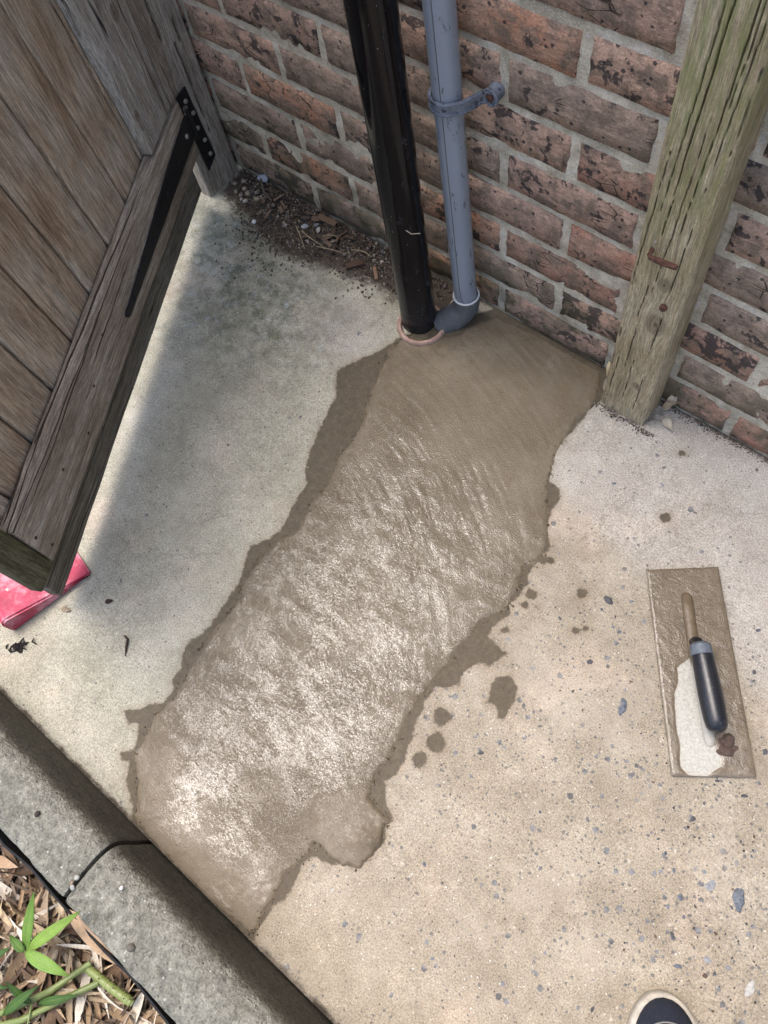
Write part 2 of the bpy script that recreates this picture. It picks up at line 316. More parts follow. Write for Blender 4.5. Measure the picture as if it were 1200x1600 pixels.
def mat_wood(name, stops, axis='Z', knots=(), green=0.0, greenz=(.2, .5), cracks=.6, grain=1.0, perobj=True, dark=(.02, .016, .012), rough=.85):
    t = NT(name); o = t.coord()
    if perobj:
        r = t.rnd(); off = t.comb(t.math('MULTIPLY', r, 13.7), t.math('MULTIPLY', r, 7.3), t.math('MULTIPLY', r, 31.1))
    else: off = (0, 0, 0)
    s = t.sep(o)
    A, B, Cc = {'Z': (s[0], s[1], s[2]), 'X': (s[1], s[2], s[0]), 'Y': (s[0], s[2], s[1])}[axis]
    kd = None; disp = 0.0
    for ka, kc, kr in knots:             # grain flows round each knot
        da = t.math('SUBTRACT', A, ka); dc = t.math('MULTIPLY', t.math('SUBTRACT', Cc, kc), .7)
        d2 = t.math('ADD', t.math('MULTIPLY', da, da), t.math('MULTIPLY', dc, dc))
        g = t.math('EXPONENT', t.math('MULTIPLY', d2, -1 / (kr * kr * 1.6)))
        disp = t.math('ADD', disp, t.math('MULTIPLY', g, t.math('MULTIPLY', t.math('SIGN', da), kr * -.55)))
        k = t.math('SQRT', d2); k = t.math('DIVIDE', k, kr); kd = k if kd is None else t.math('MINIMUM', kd, k)
    A2 = t.math('ADD', A, disp) if knots else A
    base = t.comb(A2, B, t.math('MULTIPLY', Cc, .05)); base = t.vmath('ADD', base, off)
    base = t.vmath('ADD', base, t.vmath('MULTIPLY', t.noise(t.vmath('ADD', t.comb(A, B, t.math('MULTIPLY', Cc, .5)), off), 9, 2, .5, color=True), (.02, .02, 0)))
    g1 = t.noise(base, 55 * grain, 4, .6); g2 = t.noise(base, 260 * grain, 4, .7); g3 = t.noise(base, 800 * grain, 2, .6); bl = t.noise(t.vmath('ADD', o, off), 8, 4, .6)
    c = t.ramp(t.math('ADD', t.math('MULTIPLY', g1, .5 if not cracks else .6), t.math('MULTIPLY', bl, .5 if not cracks else .4)), stops)
    c = t.mix(.8 if cracks else .5, c, t.ramp(g2, [(.28, .22), (.5, .5), (.72, .74)]), 'OVERLAY')
    c = t.mix(.75, c, t.ramp(g3, [(.3, .2), (.7, .8)]), 'OVERLAY')
    c = t.mix(.4, c, t.ramp(t.noise(t.pos(), 300, 4, .75), [(.3, .25), (.7, .75)]), 'OVERLAY')
    ga = t.attr('crack'); c = t.mix(t.math('MULTIPLY', ga, .9), c, dark)
    h = t.math('ADD', g2, t.math('MULTIPLY', g3, .5))
    if kd is not None:
        rings = t.math('SINE', t.math('MULTIPLY', t.math('ADD', kd, t.math('MULTIPLY', t.noise(o, 60, 2), .3)), 16))
        km = t.step(kd, 1.15, .75)
        kc_ = t.mix(t.math('MULTIPLY', t.math('ADD', rings, 1), .28), (.075, .048, .03), (.15, .115, .085))
        c = t.mix(t.math('MULTIPLY', km, .5), c, kc_)
        c = t.mix(t.math('MULTIPLY', t.step(kd, .25, .1), .6), c, (.05, .035, .025))
        h = t.math('ADD', h, t.math('MULTIPLY', t.math('MULTIPLY', rings, km), .15))
    if cracks:
        cv = t.comb(t.math('MULTIPLY', A2, 1), B, t.math('MULTIPLY', Cc, .018)); cv = t.vmath('ADD', cv, off)
        cv = t.vmath('ADD', cv, t.vmath('MULTIPLY', t.noise(t.vmath('ADD', t.comb(A, 0, t.math('MULTIPLY', Cc, .35)), off), 14, 3, .6, color=True), (.012, .012, 0)))
        e = t.vor(cv, 38, 'DISTANCE_TO_EDGE')
        w = t.math('MULTIPLY', t.step(t.noise(t.vmath('ADD', t.comb(A, B, t.math('MULTIPLY', Cc, .08)), off), 16, 3, .6), .46, .66), .11)
        ck = t.math('MULTIPLY', t.math('LESS_THAN', e, t.math('MULTIPLY', w, cracks)), 1.0)
        ck = t.step(e, t.math('ADD', t.math('MULTIPLY', w, cracks), .012), t.math('MULTIPLY', w, cracks * .4))
        ck = t.math('MULTIPLY', ck, t.math('GREATER_THAN', w, .012))
        c = t.mix(t.math('MULTIPLY', ck, .9), c, dark); h = t.math('SUBTRACT', h, t.math('MULTIPLY', ck, 2.2))
    if green:
        z = t.sep(t.pos())[2]
        gm = t.math('MULTIPLY', t.step(z, greenz[0], greenz[1]), t.step(t.noise(t.comb(A, B, t.math('MULTIPLY', Cc, .12)), 70, 6, .8), .40, .62))
        c = t.mix(t.math('MULTIPLY', gm, green), c, (.21, .235, .085))
    return t.out(c, rough, t.bump(h, .0012, 1.0), Specular_IOR_Level=.25)
def mat_kerb():
    t = NT('kerb_concrete'); p = t.pos()
    n = t.noise(p, 20, 5, .7); f = t.noise(p, 330, 4, .75); g = t.noise(p, 90, 4, .7)
    c = t.ramp(n, [(.3, (.215, .21, .17)), (.5, (.29, .282, .235)), (.7, (.37, .36, .305))])
    c = t.mix(.75, c, t.ramp(f, [(.28, .2), (.5, .5), (.72, .78)]), 'OVERLAY')
    c = t.mix(.8, c, t.ramp(g, [(.3, .22), (.7, .78)]), 'OVERLAY')
    v = t.n('TexVoronoi'); t.put(v.inputs['Vector'], p); v.inputs['Scale'].default_value = 170
    sp = t.math('MULTIPLY', t.math('LESS_THAN', v.outputs['Distance'], .25), t.math('GREATER_THAN', t.sep(v.outputs['Color'])[0], .93))
    c = t.mix(sp, c, (.55, .55, .5))
    c = t.mix(t.math('MULTIPLY', t.step(t.noise(p, 8, 4, .7), .6, .75), .35), c, (.27, .235, .16))
    # damp dirty inner face
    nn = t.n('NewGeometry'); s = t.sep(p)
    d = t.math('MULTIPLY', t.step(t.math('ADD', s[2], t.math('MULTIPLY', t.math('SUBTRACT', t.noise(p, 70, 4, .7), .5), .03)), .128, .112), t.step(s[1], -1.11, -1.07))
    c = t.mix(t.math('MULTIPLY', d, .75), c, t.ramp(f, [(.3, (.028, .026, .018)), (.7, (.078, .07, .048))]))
    h = t.math('ADD', f, t.math('MULTIPLY', g, 1.6))
    v3 = t.vor(p, 130, 'F1'); h = t.math('SUBTRACT', h, t.math('MULTIPLY', t.step(v3, .3, .1), .5))
    return t.out(c, .93, t.bump(h, .005, 1.0), Specular_IOR_Level=.3)
def mat_simple(name, col, rough=.6, var=.25, sc=60, bumpd=.0003, metallic=0.0, col2=None, thr=(.5, .7), spec=.4):
    t = NT(name); p = t.pos(); n = t.noise(p, sc, 5, .7)
    c = t.mix(var, (*col, 1), t.ramp(n, [(.3, .2), (.7, .8)]), 'OVERLAY')
    if col2: c = t.mix(t.step(t.noise(p, sc * .6, 5, .75), *thr), c, col2)
    return t.out(c, rough, t.bump(t.noise(p, sc * 5, 4, .7), bumpd, 1.0), Metallic=metallic, Specular_IOR_Level=spec)
def mat_pipe(name, col, scuff, rough, bottom):
    t = NT(name); p = t.pos(); q = t.mapping(p, scale=(1, 1, .14)); z = t.sep(p)[2]
    c = t.mix(t.math('MULTIPLY', t.noise(p, 14, 4, .6), .5), (*col, 1), tuple(x * .72 for x in col))
    sc = t.math('MULTIPLY', t.step(t.noise(t.mapping(p, scale=(1, 1, .3)), 90, 5, .75), .585, .63), t.step(t.noise(p, 16, 3, .6), .46, .56))
    c = t.mix(t.math('MULTIPLY', sc, .8), c, scuff)
    dz = t.math('MULTIPLY', t.step(z, bottom, .0), t.ramp(t.noise(p, 40, 5, .75), [(.35, .25), (.7, 1)]))
    c = t.mix(t.math('MULTIPLY', dz, .45), c, (.055, .055, .056))
    v = t.n('TexVoronoi'); t.put(v.inputs['Vector'], p); v.inputs['Scale'].default_value = 220
    sp = t.math('MULTIPLY', t.math('LESS_THAN', v.outputs['Distance'], .13), t.math('GREATER_THAN', t.sep(v.outputs['Color'])[1], .95))
    c = t.mix(t.math('MULTIPLY', sp, .7), c, (.4, .4, .42))
    r = t.math('ADD', rough, t.math('ADD', t.math('MULTIPLY', dz, .35), t.math('MULTIPLY', t.noise(p, 60, 4, .7), .12)))
    return t.out(c, r, t.bump(t.noise(p, 30, 3, .6), .0006 if rough > .2 else .00012, 1.0), Specular_IOR_Level=.5 if rough > .2 else .26)
def mat_attr_color(name, rough=.8, var=.5, sc=400, stretch=None, trans=0.0):
    t = NT(name); p = t.pos(); c = t.attrc('tone')
    c = t.mix(var, c, t.ramp(t.noise(p, sc, 4, .7), [(.3, .25), (.7, .75)]), 'OVERLAY')
    if trans: t.b.inputs['Subsurface Weight'].default_value = trans; t.b.inputs['Subsurface Radius'].default_value = (.004, .006, .002)
    return t.out(c, rough, t.bump(t.noise(p, sc, 3, .6), .0005, 1.0), Specular_IOR_Level=.3)
M = {}
M['concrete'] = mat_concrete(); M['wet'] = mat_wet(); M['brick'] = mat_brick(); M['joint'] = mat_joint(); M['kerb'] = mat_kerb()
M['plank'] = mat_wood('plank_wood', [(.36, (.31, .22, .145)), (.46, (.42, .325, .235)), (.54, (.46, .385, .30)), (.62, (.50, .45, .38))], cracks=.0, knots=(), grain=.55)
M['rail'] = mat_wood('rail_wood', [(.3, (.17, .135, .10)), (.45, (.28, .23, .175)), (.55, (.35, .30, .24)), (.66, (.46, .42, .36))], 'X', cracks=.35, grain=.9, knots=((.20, .21, .009), (.185, .52, .007)))
M['strip'] = mat_wood('board_wood', [(.3, (.085, .072, .055)), (.45, (.15, .13, .10)), (.58, (.21, .19, .155))], 'X', cracks=.3, grain=.9)
M['stile'] = mat_wood('stile_wood', [(.3, (.24, .18, .125)), (.42, (.34, .30, .25)), (.52, (.41, .385, .345)), (.66, (.48, .46, .435))], cracks=.35, knots=((.055, .47, .011), (.12, .34, .008)))
M['mossy'] = mat_wood('mossy_wood', [(.3, (.05, .055, .028)), (.45, (.095, .09, .05)), (.58, (.16, .15, .095))], cracks=.6, green=.0)
M['gatepost'] = mat_wood('gate_post_wood', [(.3, (.16, .125, .09)), (.45, (.26, .22, .18)), (.55, (.32, .285, .245)), (.68, (.38, .355, .32))], cracks=.3, knots=((-.05, .30, .012),))
M['post'] = mat_wood('post_wood', [(.3, (.15, .115, .07)), (.42, (.28, .225, .14)), (.52, (.36, .30, .20)), (.66, (.44, .39, .28))], cracks=.0, green=.7, greenz=(.28, .6), perobj=False, knots=((.008, .345, .010), (.012, .262, .017), (.012, .10, .007)))
M['black_pipe'] = mat_pipe('black_plastic_pipe', (.004, .004, .0055), (.03, .03, .035), .06, .16)
M['grey_pipe'] = mat_pipe('grey_plastic_pipe', (.27, .305, .36), (.025, .025, .03), .26, .14)
M['grey_elbow'] = mat_pipe('weathered_grey_plastic', (.11, .12, .13), (.22, .22, .22), .5, .10)
M['clip'] = mat_simple('weathered_clip_plastic', (.15, .17, .21), .45, .5, 120, .0004, 0, (.03, .03, .035), (.55, .62))
M['seal'] = mat_simple('white_seal', (.55, .57, .58), .4, .2)
M['clay'] = mat_simple('clay_rim', (.38, .25, .20), .8, .4, 90, .0008, 0, (.55, .42, .36), (.55, .7))
M['iron'] = mat_simple('black_iron', (.016, .016, .019), .42, .4, 90, .0006, .3, (.035, .02, .015), (.6, .75))
M['rusty'] = mat_simple('rusty_iron', (.11, .05, .035), .85, .7, 300, .0012, 0, (.04, .022, .018), (.5, .62))
M['zinc'] = mat_simple('zinc_screw', (.42, .42, .40), .4, .3, 300, .0002, .6)
M['red'] = mat_simple('red_plastic', (.42, .045, .095), .5, .35, 25, .0008, 0, (.60, .27, .33), (.46, .66))
M['soil'] = mat_simple('soil', (.26, .205, .14), .95, .8, 120, .004, 0, (.08, .055, .035), (.4, .6))  # ground tone lightened to tan so it bounces light onto the wall
M['membrane'] = mat_simple('black_membrane', (.006, .006, .007), .55, .4, 60, .002)
M['tone'] = mat_attr_color('mixed_debris', .85, .6, 500)
M['leaf'] = mat_attr_color('dry_leaf', .7, .45, 300)
t = NT('green_leaf'); p = t.pos(); ac = t.attr('across'); c = t.attrc('tone')
vein = t.math('MULTIPLY', t.math('ADD', t.math('SINE', t.math('MULTIPLY', ac, 26)), 1), .5); rib = t.step(t.math('ABSOLUTE', ac), .09, .03)
c = t.mix(.4, c, t.ramp(vein, [(0, .36), (1, .6)]), 'OVERLAY'); c = t.mix(t.math('MULTIPLY', rib, .45), c, (.25, .33, .10)); c = t.mix(.35, c, t.ramp(t.noise(p, 60, 4, .7), [(.3, .3), (.7, .7)]), 'OVERLAY')
c = t.mix(t.math('MULTIPLY', t.step(t.noise(p, 130, 4, .7), .62, .7), .5), c, (.22, .18, .06))
M['green'] = t.out(c, .42, t.bump(vein, .0004), Subsurface_Weight=.12); t.b.inputs['Subsurface Radius'].default_value = (.003, .005, .001)
M['stone'] = None

# ================================================================ GROUND
ax = np.unique(np.concatenate([np.linspace(-9, -1.6, 18), np.arange(-1.6, .75, .004), np.linspace(.75, 9, 20)]))
ay = np.linspace(-1.0625, .03, 274)
X, Y = np.meshgrid(ax, ay, indexing='ij'); X = X.ravel(); Y = Y.ravel()
dm = sdf(X, Y, DAMP); dm = np.minimum(dm, sdf(X, Y, BLOB))
for sx, sy, sr in SPOTS: dm = np.minimum(dm, np.hypot(X - sx, Y - sy) * (1 + .25 * fbm(X, Y, 60, 2, 3)) - sr)
mo = sdf(X, Y, MORTAR)
Z = .0016 * fbm(X, Y, 3, 3, 1) + .0007 * fbm(X, Y, 25, 3, 2) - .003 * np.exp(-np.maximum(-Y - 0, 0) / .02) * 0
Z += .0014 * np.exp(-((Y + 1.045) / .02) ** 2) * fbm(X, Y, 20, 3, 8)
Z -= np.clip(-mo - .02, 0, .012)                                     # shallow trench under the fresh mortar
cme = grid_mesh(np.stack([X, Y, Z], 1), len(ax), len(ay), 'concrete_path')
g = lambda cx, cy, sx, sy: np.exp(-((X - cx) / sx) ** 2 - ((Y - cy) / sy) ** 2)
attr(cme, 'damp', dm)
side = 1 / (1 + np.exp(-(X + .30) / .05))                             # right of the repaired trench
attr(cme, 'tan', np.clip(side * (1 / (1 + np.exp((Y + .30 + .25 * (X)) / .04))), 0, 1))
attr(cme, 'grey', np.clip((1 - side) * 1.0 - .35 * g(-.62, -1.02, .3, .08) - .85 * g(-.74, -.20, .09, .09) - .4 * g(-.95, -.62, .08, .3), 0, 1))
al = np.clip(1.05 * g(-1.02, -.17, .22, .20) + .35 * g(-.85, -.30, .16, .14) , 0, 1) * (1 - side)
attr(cme, 'algae', al)
attr(cme, 'stones', np.clip(side * (.12 + 1.0 * g(.12, -.60, .30, .24)), 0, 1) + .06)
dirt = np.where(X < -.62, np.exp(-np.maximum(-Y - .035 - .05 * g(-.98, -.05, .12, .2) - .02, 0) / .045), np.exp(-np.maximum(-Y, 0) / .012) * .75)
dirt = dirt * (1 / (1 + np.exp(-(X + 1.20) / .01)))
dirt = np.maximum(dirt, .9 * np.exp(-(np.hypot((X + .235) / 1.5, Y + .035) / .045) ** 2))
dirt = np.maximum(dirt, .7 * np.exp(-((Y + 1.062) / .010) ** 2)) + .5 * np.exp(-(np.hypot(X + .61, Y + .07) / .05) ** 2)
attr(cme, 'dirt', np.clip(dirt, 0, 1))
tag(link('path', cme, M['concrete']), kind='structure')
PATH = bpy.data.objects['path']
# one wide sheet of earth beyond the kerb and round the house
sx_ = np.unique(np.concatenate([np.linspace(-60, -1.5, 12), np.arange(-1.5, 1.0, .02), np.linspace(1, 60, 12)]))
sy_ = np.unique(np.concatenate([np.linspace(-60, -2.0, 12), np.arange(-2.0, -1.155, .02), [-1.158]]))
X2, Y2 = np.meshgrid(sx_, sy_, indexing='ij'); X2 = X2.ravel(); Y2 = Y2.ravel()
Z2 = .062 + .010 * fbm(X2, Y2, 6, 3, 4) - .035 * np.exp((Y2 + 1.158) / .03)
tag(link('ground', grid_mesh(np.stack([X2, Y2, Z2], 1), len(sx_), len(sy_), 'ground'), M['soil']), kind='structure')
tag(link('subsoil', mesh([(-60, -60, -.06), (60, -60, -.06), (60, 60, -.06), (-60, 60, -.06)], [(0, 1, 2, 3)]), M['soil']), kind='structure')

# aggregate stones ground flush into the path (parts of the path)
def pebble_mesh(r, fx=1, fy=.7, fz=.4, sub=1, jag=.25):
    bm = bmesh.new(); bmesh.ops.create_icosphere(bm, subdivisions=sub, radius=r)
    for v in bm.verts:
        k = 1 + rng.uniform(-jag, jag); v.co = Vector((v.co.x * fx * k, v.co.y * fy * k, v.co.z * fz * k))
    return bm_mesh(bm)
def mat_stone(name, c1, c2):
    t = NT(name); p = t.pos(); c = t.ramp(t.noise(p, 220, 5, .75), [(.35, c1), (.62, c2)])
    return t.out(c, .75, t.bump(t.noise(p, 400, 4, .7), .0008, 1.0))
stm = [mat_stone('blue_grey_stone', (.05, .057, .072), (.18, .20, .235)), mat_stone('dark_stone', (.028, .028, .034), (.10, .10, .11)),
       mat_stone('grey_stone', (.17, .175, .185), (.32, .33, .35)), mat_stone('white_stone', (.32, .32, .31), (.5, .49, .47)), mat_stone('brown_stone', (.07, .045, .035), (.17, .12, .09))]
big = {0: (.016, 0), 1: (.015, 0), 5: (.009, 1), 4: (.007, 1), 34: (.006, 2), 15: (.010, 3), 37: (.005, 3), 38: (.005, 3), 16: (.007, 0), 6: (.008, 0), 8: (.009, 2)}
for i, (x, y) in enumerate(AGG):
    r, k = big.get(i, (rng.uniform(.0032, .0062), rng.choice([0, 0, 1, 1, 2, 0, 4])))
    pm = pebble_mesh(r, rng.uniform(.8, 1.1), rng.uniform(.45, .8), .22, 2 if r > .008 else 1, .22)
    o = link('aggregate_stone', pm, stm[k], PATH, (x, y, .0002 - r * .12), (0, 0, rng.uniform(0, 6.28))); smooth(o, 60)
# small flakes: real but uncountable
def scatter_flakes(name, n, sampler, rmin, rmax, cols, zf, parent=None, mat='tone', flat=(.15, .5), sides=5, lift=.3, label=None, cat=None):
    V = []; F = []; Cc = []
    for _ in range(n):
        s = sampler()
        if s is None: continue
        x, y, sc = s; r = rng.uniform(rmin, rmax) ** 1 * sc; a0 = rng.uniform(0, 6.28); el = rng.uniform(.35, 1); h = r * rng.uniform(*flat)
        b = len(V); z = zf(x, y); ca, sa = math.cos(a0), math.sin(a0); col = rng.choice(cols); cj = rng.uniform(.7, 1.25)
        tx, ty = rng.uniform(-.3, .3), rng.uniform(-.3, .3)
        for k in range(sides):
            t = 6.283 * k / sides + rng.uniform(-.35, .35); rr = r * rng.uniform(.7, 1.1); u = rr * math.cos(t); v = rr * math.sin(t) * el
            V.append((x + u * ca - v * sa, y + u * sa + v * ca, z - r * .2)); V.append((x + (u * ca - v * sa) * .75, y + (u * sa + v * ca) * .75, z + h * (1 + tx * math.cos(t) + ty * math.sin(t))))
        for k in range(sides):
            k2 = (k + 1) % sides; F.append((b + 2 * k, b + 2 * k2, b + 2 * k2 + 1, b + 2 * k + 1))
        F.append([b + 2 * k + 1 for k in range(sides)])
        Cc += [(col[0] * cj, col[1] * cj, col[2] * cj, 1)] * (2 * sides)
    me = mesh(V, F, name); a = me.color_attributes.new('tone', 'FLOAT_COLOR', 'POINT'); a.data.foreach_set('color', np.array(Cc, dtype=np.float32).ravel())
    o = link(name, me, M[mat], parent); o['kind'] = 'stuff'
    if label: o['label'] = label
    if cat: o['category'] = cat
    return o
def samp_agg():
    x = rng.gauss(.14, .20); y = rng.gauss(-.60, .17)
    if x < -.12 or x > .6 or y < -1.0 or y > -.2: return None
    return x, y, rng.choice([1, 1, 1, 1.6])
scatter_flakes('aggregate_flakes', 1000, samp_agg, .0008, .0025, [(.06, .065, .08), (.10, .11, .14), (.05, .05, .055), (.16, .18, .22), (.20, .19, .18), (.13, .09, .07)], lambda x, y: -.0002, PATH, flat=(.05, .15))
def samp_left():
    return rng.uniform(-1.25, -.5), rng.uniform(-1.03, -.25), 1
scatter_flakes('path_grit', 700, samp_left, .0006, .0014, [(.05, .045, .04), (.09, .085, .07), (.5, .48, .44), (.06, .06, .05)], lambda x, y: 0, PATH, flat=(.3, .6))

# ================================================================ FRESH MORTAR PATCH
step = .0026
px_ = np.arange(-.67, -.12, step); py_ = np.arange(-1.0615, -.001, step)
XX, YY = np.meshgrid(px_, py_, indexing='ij'); nx, ny = XX.shape; XX = XX.ravel(); YY = YY.ravel()
ms = sdf(XX, YY, MORTAR) + .0040 * fbm(XX, YY, 60, 4, 21) + .0028 * fbm(XX, YY, 190, 3, 25)
ins = np.clip(-ms, 0, 1)
zz = np.where(ms < 0, .0009 + .0036 * (1 - np.exp(-ins / .030)), .0009 - (ms) * 1.0)
rot = math.radians(35); U = XX * math.cos(rot) + YY * math.sin(rot); Wv = -XX * math.sin(rot) + YY * math.cos(rot)
sweep = fbm(np.hypot(XX + .75, YY + .95) * 3.0, np.arctan2(YY + .95, XX + .75) * .35, 38, 3, 71, .6)
rough_zone = 1 / (1 + np.exp(-(-.30 - YY) / .06))                       # smoothly trowelled by the wall, rougher further out
zz += np.clip(ins / .02, 0, 1) * (.0011 * sweep * (.3 + .7 * np.clip(fbm(XX, YY, 5, 2, 73) + .5, 0, 1)) + .0012 * fbm(U, Wv * 1.4, 6, 3, 31) + (.00012 + .00016 * rough_zone) * fbm(U, Wv * 1.7, 130, 3, 32, .8))
zz += .0016 * np.exp(-((ins - .006) / .005) ** 2) * np.clip(fbm(XX, YY, 34, 3, 36) + .1, 0, 1) * 2
# trowelled lap at the lower right
lap = .005 * fbm(XX, YY, 30, 4, 74) + sdf(XX, YY, [(-.25, -.86), (-.20, -.80), (-.165, -.80), (-.13, -.83), (-.125, -.91), (-.21, -.92)])
zz += np.where(ms < 0, .0026 / (1 + np.exp(lap / .0025)), 0)
lump = np.exp(-(np.hypot(XX + .148, YY + .850) / .022) ** 2); zz += np.where(ms < .002, lump * .004 * (1.0 + 1.6 * fbm(XX, YY, 70, 3, 38)), 0)
zz = np.where(YY < -1.052, np.minimum(zz, .004 - (-1.052 - YY) * .3), zz)
hole = np.hypot(XX + .634, YY + .106) < .047
keep = (ms < .006) & ~hole
wme = grid_mesh(np.stack([XX, YY, zz], 1), nx, ny, 'mortar', keep)
attr(wme, 'smoothness', np.clip(np.maximum(1 - rough_zone * 1.0, .9 / (1 + np.exp((YY + .955) / .022))) + .8 / (1 + np.exp(lap / .006)), 0, 1))
attr(wme, 'dull', np.clip(1 / (1 + np.exp((YY + .93 + .15 * fbm(XX, YY, 8, 3, 40)) / .02)) + 1.0 / (1 + np.exp(lap / .006)) + .6 * np.exp(-ins / .02), 0, 1))
tag(link('mortar_patch', wme, M['wet']), 'long wet brown mortar repair running from the pipes to the kerb', 'mortar')

# ================================================================ BRICK WALL
wall = empty('brick_wall', (0, 0, 0)); tag(wall, 'weathered red and brown brick wall with pale mortar joints behind the pipes', 'wall')
def brick_mesh(L, H, seed):
    r = np.random.RandomState(seed); nx_, nz_ = 15, 7
    xs = np.linspace(-L / 2, L / 2, nx_); zs = np.linspace(-H / 2, H / 2, nz_)
    xs[1] = xs[0] + .003; xs[-2] = xs[-1] - .003; zs[1] = zs[0] + .0026; zs[-2] = zs[-1] - .0026
    xs[2] = xs[0] + .011; xs[-3] = xs[-1] - .011
    A, B = np.meshgrid(xs, zs, indexing='ij'); A = A.ravel(); B = B.ravel()
    ed = np.minimum(L / 2 - abs(A), H / 2 - abs(B))
    yy = np.where(ed < 1e-5, .0058, np.where(ed < .005, .0002, -.0012)) + r.uniform(-.0012, .0012, A.shape) * (ed > 1e-5)
    yy += .0016 * fbm(A + seed, B, 22, 2, seed)
    # a few chipped arrises
    for _ in range(r.randint(0, 3)):
        cx = r.uniform(-L / 2, L / 2); cz = r.choice([-1, 1]) * H / 2; yy += .006 * np.exp(-((A - cx) / .016) ** 2 - ((B - cz) / .008) ** 2)
    ex = .0022 * fbm(A + 3 * seed, B * 3, 30, 2, seed + 5); ez = .0022 * fbm(A + 5 * seed + 9, B * 2, 26, 2, seed + 8)
    V = np.stack([A + ex * (ed < .006), yy, B + ez * (ed < .006)], 1)
    F = grid_faces(nx_, nz_).tolist()
    # sides back into the wall
    rim = [i * nz_ for i in range(nx_)] + [(nx_ - 1) * nz_ + j for j in range(1, nz_)] + [i * nz_ + nz_ - 1 for i in range(nx_ - 2, -1, -1)] + [j for j in range(nz_ - 2, 0, -1)]
    b = len(V); V = np.vstack([V, np.stack([V[rim, 0], np.full(len(rim), .09), V[rim, 2]], 1)])
    n = len(rim)
    for k in range(n): F.append((rim[k], b + k, b + (k + 1) % n, rim[(k + 1) % n]))
    F.append([b + k for k in range(n)][::-1])
    me = bpy.data.meshes.new('brick'); me.from_pydata(V.tolist(), [], F); me.update()
    bm = bmesh.new(); bm.from_mesh(me); bmesh.ops.recalc_face_normals(bm, faces=bm.faces[:]); bm.to_mesh(me); bm.free()
    me.polygons.foreach_set('use_smooth', [True] * len(me.polygons)); me.materials.append(M['brick']); return me
variants = [brick_mesh(.2145, .0650, s) for s in range(10)]
X0 = -1.093
for k in range(-1, 15):
    off = X0 + (0 if k % 2 == 1 else .1125)
    for n in range(-4, 12):
        xl = off + n * .225; xc = xl + .1125
        if xc < -1.75 or xc > .9: continue
        o = bpy.data.objects.new('brick', variants[rng.randrange(10)]); COL.objects.link(o); o.parent = wall
        o.location = (xc + rng.uniform(-.0015, .0015), rng.uniform(-.0015, .0012), .075 * k + .0375 + rng.uniform(-.0012, .0012)); o.rotation_euler = (rng.uniform(-.008, .008), rng.uniform(-.006, .006), rng.uniform(-.004, .004))
# mortar joints: an uneven struck bed 2-4 mm behind the brick faces
jx = np.arange(-1.8, .95, .005); jz = np.arange(-.09, 1.13, .004)
JX, JZ = np.meshgrid(jx, jz, indexing='ij'); s0 = JX.shape; JX = JX.ravel(); JZ = JZ.ravel()
kk = np.floor(JZ / .075); dz = np.abs(JZ - np.round(JZ / .075) * .075)
JY = .0016 + .0020 * fbm(JX, JZ, 16, 3, 51) + .0012 * fbm(JX, JZ, 70, 3, 52)
JY += .0030 * (np.mod(np.round(JZ / .075) * 37 + 5, 3) == 0) * np.clip(fbm(JX, JZ * .2, 6, 2, 55), 0, 1)
jme = grid_mesh(np.stack([JX, JY, JZ], 1), *s0, 'joints')
link('mortar_joints', jme, M['joint'], wall)
# plain masonry carrying on above, beside and behind
V = []; F = []
def addbox(x0, x1, y0, y1, z0, z1):
    b = len(V); V.extend([(x, y, z) for x in (x0, x1) for y in (y0, y1) for z in (z0, z1)])
    F.extend([tuple(b + i for i in f) for f in ((0, 1, 3, 2), (4, 6, 7, 5), (0, 4, 5, 1), (2, 3, 7, 6), (0, 2, 6, 4), (1, 5, 7, 3))])
for k in range(-1, 35):
    off = X0 + (0 if k % 2 == 1 else .1125)
    for n in range(-12, 20):
        xl = off + n * .225; xc = xl + .1125
        if k < 15 and not (xc < -1.75 or xc > .9): continue
        addbox(xl + .006, xl + .219, rng.uniform(-.0015, .001), .09, .075 * k + .0065, .075 * k + .0685)
o = link('outer_brickwork', mesh(V, F), M['brick'], wall); o['kind'] = 'stuff'
V = []; F = []
addbox(-4, -1.8, .0045, .2, -.09, 2.7); addbox(.945, 4, .0045, .2, -.09, 2.7); addbox(-1.8, .945, .0045, .2, 1.126, 2.7); addbox(-1.8, .945, .095, .2, -.09, 1.126)
link('wall_core', mesh(V, F), M['joint'], wall)

